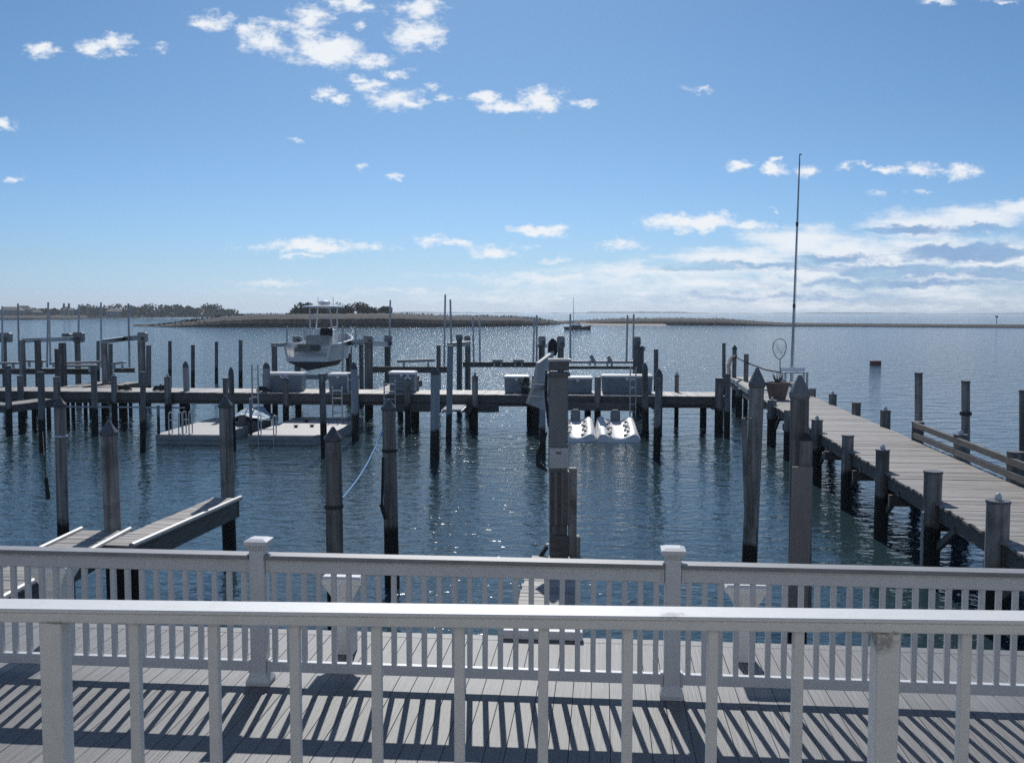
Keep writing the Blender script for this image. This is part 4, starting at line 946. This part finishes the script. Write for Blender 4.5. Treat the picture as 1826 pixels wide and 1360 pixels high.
# ------------------------------------------------------------------ finger piers near the house
FZ = 1.29
p1 = onz(424, 888, FZ); p0 = onz(231, 973, FZ); d = (p1 - p0).normalized(); lw = .46
n_ = Vector((-d.y, d.x, 0))
finger('finger_pier', 'narrow plank finger with pale bumpers leading out to a capped pile', p0 + n_ * lw, p1 + n_ * lw, lw, FZ, bumper=(lw + .03,), legs=(.1,), group='finger piers near the house', th=.30)
p1 = onz(226, 945, FZ); p0 = p1 + Vector((-.12, -6.1, 0)); d = (p1 - p0).normalized(); n_ = Vector((-d.y, d.x, 0)); lw = .72
finger('finger_pier', 'shorter plank finger with pale bumpers ending at the thick capped pile', p0 + n_ * lw, p1 + n_ * lw, lw, FZ, bumper=(.0, lw + .03), group='finger piers near the house', th=.28)
p0 = Vector((-.12, 9.62, 0)); p1 = Vector((.28, 13.9, 0)); lw = .68
finger('finger_pier', 'plank finger leading from the deck to the tall lift post', p0, p1, lw, FZ, group='finger piers near the house', th=.24)

# ------------------------------------------------------------------ tall lift post with tilted white panel
LY = 13.9
b0 = at(996, 930, LY); b0.z = -1.3
o = thing('lift_post', 'tall grey boat lift post with a switch box on the middle finger', 'boat lift post', b0)
def lp(px, py, dy=0.0): return at(px, py, LY + dy) - Vector(b0)
tp = lp(995.5, 668); r = 16 / F * LY
MB().cyl((0, 0, 0), (tp.x * .5, 0, lp(996, 835).z), r * 1.05, r, 12, .03, 4).obj('pile', M['pile'], o)
M['greypost'] = grain(mat('grey_lift_housing', (.12,.13,.135), .6), (.16,.172,.178), (.21,.225,.232), (5, 5, 1), bump=.2)
zt0, zt1 = lp(996, 838).z, tp.z
MB().box((tp.x, -.02, (zt0 + zt1) / 2), (.255, .26, zt1 - zt0), bev=.012).obj('housing', M['greypost'], o)
MB().box((tp.x, -.03, zt1 + .012), (.31, .33, .05), bev=.008).obj('top_plate', M['capdark'], o)
MB().box((tp.x + .01, .06, lp(996, 650).z), (.27, .22, .16), bev=.01).obj('head_beam', M['capdark'], o)
MB().box((tp.x + .02, .06, lp(996, 642).z), (.31, .26, .03)).obj('head_plate', M['steelbox'], o)
c_ = lp(996, 813); MB().box((c_.x, -.185, c_.z), (.265, .07, 36 * LY / F), bev=.008).obj('switch_box', M['steelbox'], o)
MB().box((c_.x - .01, -.226, c_.z + .075), (.07, .015, .02)).obj('box_latch', M['capdark'], o)
c0 = lp(997, 838).z; c1 = lp(997, 932).z
MB().box((.008, -.03, (c0 + c1) / 2), (.275, .26, c0 - c1), bev=.012).obj('timber_casing', M['fender'], o)
c_ = lp(1021, 905); MB().box((c_.x, .03, c_.z - .35), (.11, .16, 1.8), bev=.01).obj('side_timber', M['pile'], o)
for xx in (-.105, -.01, .075): MB().box((xx + .01, -.172, (c0 + c1) / 2), (.045, .025, c0 - c1 - .02), bev=.004).obj('wood_strip', M['beam'], o)
c_ = lp(1028, 975); MB().box((c_.x, .05, c_.z - .4), (.10, .18, 1.1), bev=.01).obj('side_timber', M['pile'], o)
MB().box((.0, -.19, lp(996, 985).z + .06), (.25, .1, .45), bev=.02).obj('base_clamp', M['beam'], o)
MB().tube([lp(976, 660, .1), lp(974, 700, .1), lp(977, 735, .1), lp(980, 760, 0)], .028, 7).obj('cable', M['black'], o)
MB().tube([lp(979, 672, .05), lp(977, 705, .1), lp(982, 730, 0)], .02, 6).obj('cable', M['steelbox'], o)
for k in range(3): MB().tube([lp(975 - k*4, 770 + k * 8, .3), lp(968 - k * 5, 800 + k*5, .35), lp(962 - k * 2, 822 + k * 4, .3), lp(975, 838, .2)], .012 + .004 * k, 5).obj('slack_rope', M['rope'], o)
MB().tube([lp(975, 975, -.05), lp(968, 985, -.1), lp(962, 996, -.15), lp(972, 1000, -.15)], .03, 6).obj('slack_rope', M['rope'], o)
# tilted white panel in three sections, held off the post
po = lp(964, 690, .9) + Vector(b0)
o = thing('tilted_panel', 'tilted white three-section panel hanging beside the tall lift post', 'panel', po)
def pp(px, py, dy): return at(px, py, LY + .9 + dy) - po
quad = [(pp(956, 645, -.2), pp(984, 622, .7)), (pp(949, 683, -.25), pp(972, 684, .3)), (pp(942, 705, -.28), pp(971, 707, .25)), (pp(937, 719, -.3), pp(970, 732, .2))]
for k in range(3):
    (a, b_), (c_, d_) = quad[k], quad[k + 1]
    if k == 0: b_ = pp(984, 624, .7); d_ = pp(972, 683, .3)
    nrm = (b_ - a).cross(c_ - a).normalized() * .045; g = .03
    a2, b2 = a.lerp(c_, g), b_.lerp(d_, g); c2, d2 = c_.lerp(a, g), d_.lerp(b_, g)
    vv = [a2, b2, d2, c2, a2 - nrm, b2 - nrm, d2 - nrm, c2 - nrm]
    if nrm.y > 0: vv = vv
    MB().add(vv, [(0,1,2,3),(7,6,5,4),(0,4,5,1),(1,5,6,2),(2,6,7,3),(3,7,4,0)]).obj('panel_section', M['panel'], o)
MB().tube([pp(972, 650, .35), pp(973, 690, .35), pp(971, 728, .3)], .04, 7).obj('hinge_tube', M['motor'], o)
MB().tube([pp(973, 690, .35), pp(979, 694, -.6)], .03, 6).obj('bracket', M['steelbox'], o)
MB().lathe([(.05, 0), (.075, .06), (.07, .2), (.02, .26)], pp(985.5, 634, .75), 10).obj('top_knob', M['black'], o)

# ------------------------------------------------------------------ lower deck
ZD = HC - 3.06
b1 = onz(465, 1216, ZD); b2 = onz(1197, 1241, ZD)
hd = Vector((b2.x - b1.x, b2.y - b1.y, 0)); SPAN = hd.length; hd.normalize(); HRZ = math.atan2(hd.y, hd.x)
hn = Vector((-hd.y, hd.x, 0))
deck = link('deck', None, None, (b1.x, b1.y, ZD), HRZ, 'structure')
EDGE = 1.27                                  # deck runs this far past the railing
bl = EDGE + 5.2
bme = MB().box((0, 0, 0), (.1425, bl, .026), bev=.002).mesh('board', M['board'])
for k in range(-42, 62):
    link('board', bme, deck, (.146 * k + .03, EDGE - bl/2 - .002, -.0125 + random.uniform(-.001, .001)))
MB().box((1.46, EDGE + .074, -.0125), (15.4, .142, .026), bev=.003).obj('border_board', M['board'], deck)
MB().box((1.46, EDGE + .135, -.17), (15.4, .025, .28)).obj('fascia', M['beam'], deck)
MB().box((1.46, EDGE - 2.5, -.12), (15.0, 5.0, .12)).obj('joist_layer', M['beam'], deck)
for k in range(-3, 5): MB().cyl((k * 2.0, EDGE - .3, -3.0), (k * 2.0, EDGE - .3, -.19), .13, .12, 10).obj('deck_piling', M['dockpile'], deck)
# white threshold plank where the middle finger meets the deck
tpos = onz(897, 1140, ZD); tpe = onz(1040, 1143, ZD)
o = tag(MB().box(((tpe - tpos).length / 2, 0, .045), ((tpe - tpos).length, .10, .085), bev=.01).obj('step_plank', M['vinyl'], None, (tpos.x, tpos.y + .05, ZD + .002), HRZ), 'white threshold plank at the outer edge of the grey deck', 'plank')

# ------------------------------------------------------------------ white railing of the lower deck
rail = thing('deck_railing', 'white vinyl railing with square capped posts along the grey lower deck', 'railing', (b1.x, b1.y, ZD), HRZ)
def post(x):
    p = MB().box((0, 0, .56), (.127, .127, 1.12), bev=.006).obj('post', M['vinyl'], rail, (x, 0, .002))
    c_ = MB(); c_.frust((0, 0, 0), .135, .178, 1.122, 1.165); c_.frust((0, 0, 0), .192, .192, 1.165, 1.195); c_.frust((0, 0, 0), .192, .11, 1.195, 1.212)
    c_.obj('post_cap', M['vinyl'], p)
    k = MB(); k.frust((0, 0, 0), .19, .19, 0, .03); k.frust((0, 0, 0), .19, .135, .03, .10); k.obj('base_collar', M['vinyl'], p)
bal_me = MB().box((0, 0, .555), (.042, .042, .75), bev=.004).mesh('baluster', M['vinyl'])
for k in range(-2, 4): post(k * SPAN)
for k in range(-2, 3):
    x0 = k * SPAN + .066; x1 = (k + 1) * SPAN - .066; xm = (x0 + x1) / 2; w = x1 - x0
    MB().box((xm, 0, 1.064), (w, .150, .034), bev=.004).obj('top_rail', M['capboard'], rail)
    MB().box((xm, 0, 1.037), (w, .07, .022)).obj('rail_core', M['vinyl'], rail)
    MB().box((xm, 0, .978), (w, .055, .095), bev=.006).obj('sub_rail', M['vinyl'], rail)
    MB().box((xm, 0, .145), (w, .06, .085), bev=.006).obj('bottom_rail', M['vinyl'], rail)
    nb = 26
    for i in range(nb): link('baluster', bal_me, rail, (x0 + w * (i + .5) / nb, 0, 0))
    MB().box((xm, 0, .051), (.055, .055, .1), bev=.004).obj('foot_block', M['vinyl'], rail)
    for (xx, s) in ((x0, 1), (x1, -1)):
        for zz in (.145, .978): MB().box((xx + s * .012, 0, zz), (.024, .075, .115), bev=.004).obj('rail_bracket', M['vinyl'], rail)

# ------------------------------------------------------------------ white flared pedestals past the railing
def pedestal(label, px, ytop, ybase):
    e = onz(px, ybase, ZD); h = at(px, ytop, e.y).z - ZD
    o = thing('white_pedestal', label, 'pedestal', (e.x, e.y, ZD + .002), HRZ, 'white pedestals along the deck edge')
    q = MB().box((0, 0, (h - .2) / 2), (.175, .175, h - .2), bev=.006).obj('post', M['vinyl'], o)
    MB().box((0, -.094, h * .62), (.10, .014, .05), bev=.003).obj('plate', M['vinyl_cap'], o)
    f = MB(); f.frust((0, 0, 0), (.20, .20), (.335, .30), h - .2, h - .07); f.obj('flare', M['vinyl'], o)
    f = MB(); f.frust((0, 0, 0), (.372, .335), (.372, .335), h - .068, h - .02); f.frust((0, 0, 0), (.372, .335), (.33, .29), h - .02, h); f.obj('cap', M['vinyl'], o)
pedestal('white flared pedestal behind the left end of the deck railing', 103, 1002, 1140)
pedestal('white flared pedestal behind the railing, in the middle span', 617, 1021, 1162)
pedestal('white flared pedestal behind the railing, right of the capped rail post', 1326, 1036, 1176)

# ------------------------------------------------------------------ balcony with the near railing
f0 = at(0, 1086, 2.40); 
ZT = HC - 1.155                                # top of the rail
q0 = onz(0, 1085.0, ZT); q1 = onz(1826, 1107, ZT)
bd = Vector((q1.x - q0.x, q1.y - q0.y, 0)).normalized(); BRZ = math.atan2(bd.y, bd.x)
def bx(px): # distance along the rail of what is seen at px
    nrm = Vector((-bd.y, bd.x, 0)); r = ray(px, 1100); tt = (q0 - CAM).dot(nrm) / r.dot(nrm); p = CAM + r * tt; return (p - q0).dot(bd)
ZF = ZT - .95
gp = mat_grime = M['paint'].node_tree
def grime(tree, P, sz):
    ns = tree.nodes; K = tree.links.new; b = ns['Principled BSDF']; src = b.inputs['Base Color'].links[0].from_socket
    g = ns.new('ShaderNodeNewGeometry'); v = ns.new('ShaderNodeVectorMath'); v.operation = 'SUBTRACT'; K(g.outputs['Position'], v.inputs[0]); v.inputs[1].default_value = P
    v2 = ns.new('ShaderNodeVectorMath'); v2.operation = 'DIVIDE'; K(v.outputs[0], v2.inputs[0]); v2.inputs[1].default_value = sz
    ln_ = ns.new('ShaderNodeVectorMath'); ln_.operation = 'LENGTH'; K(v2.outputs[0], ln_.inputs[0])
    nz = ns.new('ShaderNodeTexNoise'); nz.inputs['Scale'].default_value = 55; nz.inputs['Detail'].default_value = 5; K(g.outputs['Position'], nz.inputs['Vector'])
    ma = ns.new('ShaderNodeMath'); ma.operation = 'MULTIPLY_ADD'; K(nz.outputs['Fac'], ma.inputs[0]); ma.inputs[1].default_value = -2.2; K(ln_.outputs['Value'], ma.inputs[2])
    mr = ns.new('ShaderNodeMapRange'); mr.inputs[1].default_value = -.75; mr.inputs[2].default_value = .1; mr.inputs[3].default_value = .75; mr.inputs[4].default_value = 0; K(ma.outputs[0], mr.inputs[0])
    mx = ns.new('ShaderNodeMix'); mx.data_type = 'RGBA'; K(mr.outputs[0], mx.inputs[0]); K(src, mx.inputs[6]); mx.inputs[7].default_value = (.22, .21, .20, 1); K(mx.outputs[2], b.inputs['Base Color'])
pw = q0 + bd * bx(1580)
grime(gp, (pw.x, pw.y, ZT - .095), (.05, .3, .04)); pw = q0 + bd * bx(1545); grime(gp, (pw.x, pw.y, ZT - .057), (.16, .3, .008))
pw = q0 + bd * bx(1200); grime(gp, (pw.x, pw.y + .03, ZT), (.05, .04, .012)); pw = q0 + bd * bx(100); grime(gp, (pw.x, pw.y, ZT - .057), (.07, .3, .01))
br = thing('balcony_railing', 'painted white wooden railing close to the eye, square posts and widely spaced balusters', 'railing', (q0.x, q0.y, 0), BRZ)
xa, xb = bx(-420), bx(2250); w = xb - xa; xm = (xa + xb) / 2
MB().box((xm, .072, ZT - .008), (w, .144, .016), bev=.004).obj('cap_rail', M['paint'], br)
MB().box((xm, .072, ZT - .0365), (w, .128, .0405), bev=.004).obj('sub_rail', M['paint'], br)
MB().box((xm, .048, ZF + .12), (w, .07, .04), bev=.004).obj('bottom_rail', M['paint'], br)
for px in (83, 1590):
    MB().box((0, 0, (ZF + ZT - .057) / 2), (.089, .089, ZT - .0575 - ZF), bev=.005).obj('post', M['paint'], br, (bx(px), .066, 0))
for px in (-350, 2200): MB().box((0, 0, (ZF + ZT - .057) / 2), (.089, .089, ZT - .0575 - ZF), bev=.005).obj('post', M['paint'], br, (bx(px), .066, 0))
bme2 = MB().box((0, 0, (ZF + .14 + ZT - .056) / 2), (.040, .040, ZT - .0575 - ZF - .14), bev=.003).mesh('baluster', M['paint'])
for px in (-215, -66, 229, 372, 519, 667, 817, 969, 1122, 1276, 1431, 1734, 1886, 2040): link('baluster', bme2, br, (bx(px), .06, 0))
bf = link('balcony_floor', None, None, (q0.x, q0.y, ZF), BRZ, 'structure')
fme = MB().box((0, 0, 0), (w, .135, .03), bev=.003).mesh('board', M['board'])
for k in range(40): link('board', fme, bf, (xm, .10 - k * .142, -.016))
MB().box((xm, .17, -.14), (w, .04, .26)).obj('fascia', M['paint'], bf)

# ------------------------------------------------------------------ the house the balcony belongs to, behind the camera
M['siding'] = grain(mat('pale_house_siding', (.55,.53,.50), .7), (.50,.48,.45), (.60,.58,.55), (1, 1, 12))
ho = thing('house', 'pale sided house that the balcony and the grey deck belong to', 'house', (q0.x, q0.y, 0), BRZ)
wl = MB()
for k in range(44): wl.box((xm, -5.5, -.9 + k * .2), (16, .03, .19), rx=.06)
wl.box((xm, -5.65, 3.6), (16, .2, 9.2)); wl.obj('wall', M['siding'], ho)
dr = MB().box((xm - 1.5, -5.46, ZF + 1.05), (1.8, .06, 2.1)).obj('door', M['window'], ho)
MB().box((xm - 1.5, -5.45, ZF + 2.14), (2.0, .08, .08)).obj('frame', M['paint'], dr)
for dx in (2.2, -5.0): MB().box((xm + dx, -5.46, ZF + 1.4), (1.4, .06, 1.2)).obj('window', M['window'], ho)

# ------------------------------------------------------------------ thin sea haze over the whole bay
HAZE = .00017
hz = bpy.data.materials.new('sea_haze'); hz.use_nodes = True
hn_ = hz.node_tree.nodes; hn_.clear()
pv = hn_.new('ShaderNodeVolumePrincipled'); ho_ = hn_.new('ShaderNodeOutputMaterial')
pv.inputs['Color'].default_value = (.80, .90, 1.0, 1); pv.inputs['Density'].default_value = HAZE; pv.inputs['Anisotropy'].default_value = .4
hz.node_tree.links.new(pv.outputs[0], ho_.inputs['Volume'])
MB().box((0, 7200, 5.5), (19000, 14700, 21)).obj('haze', hz, kind='stuff')
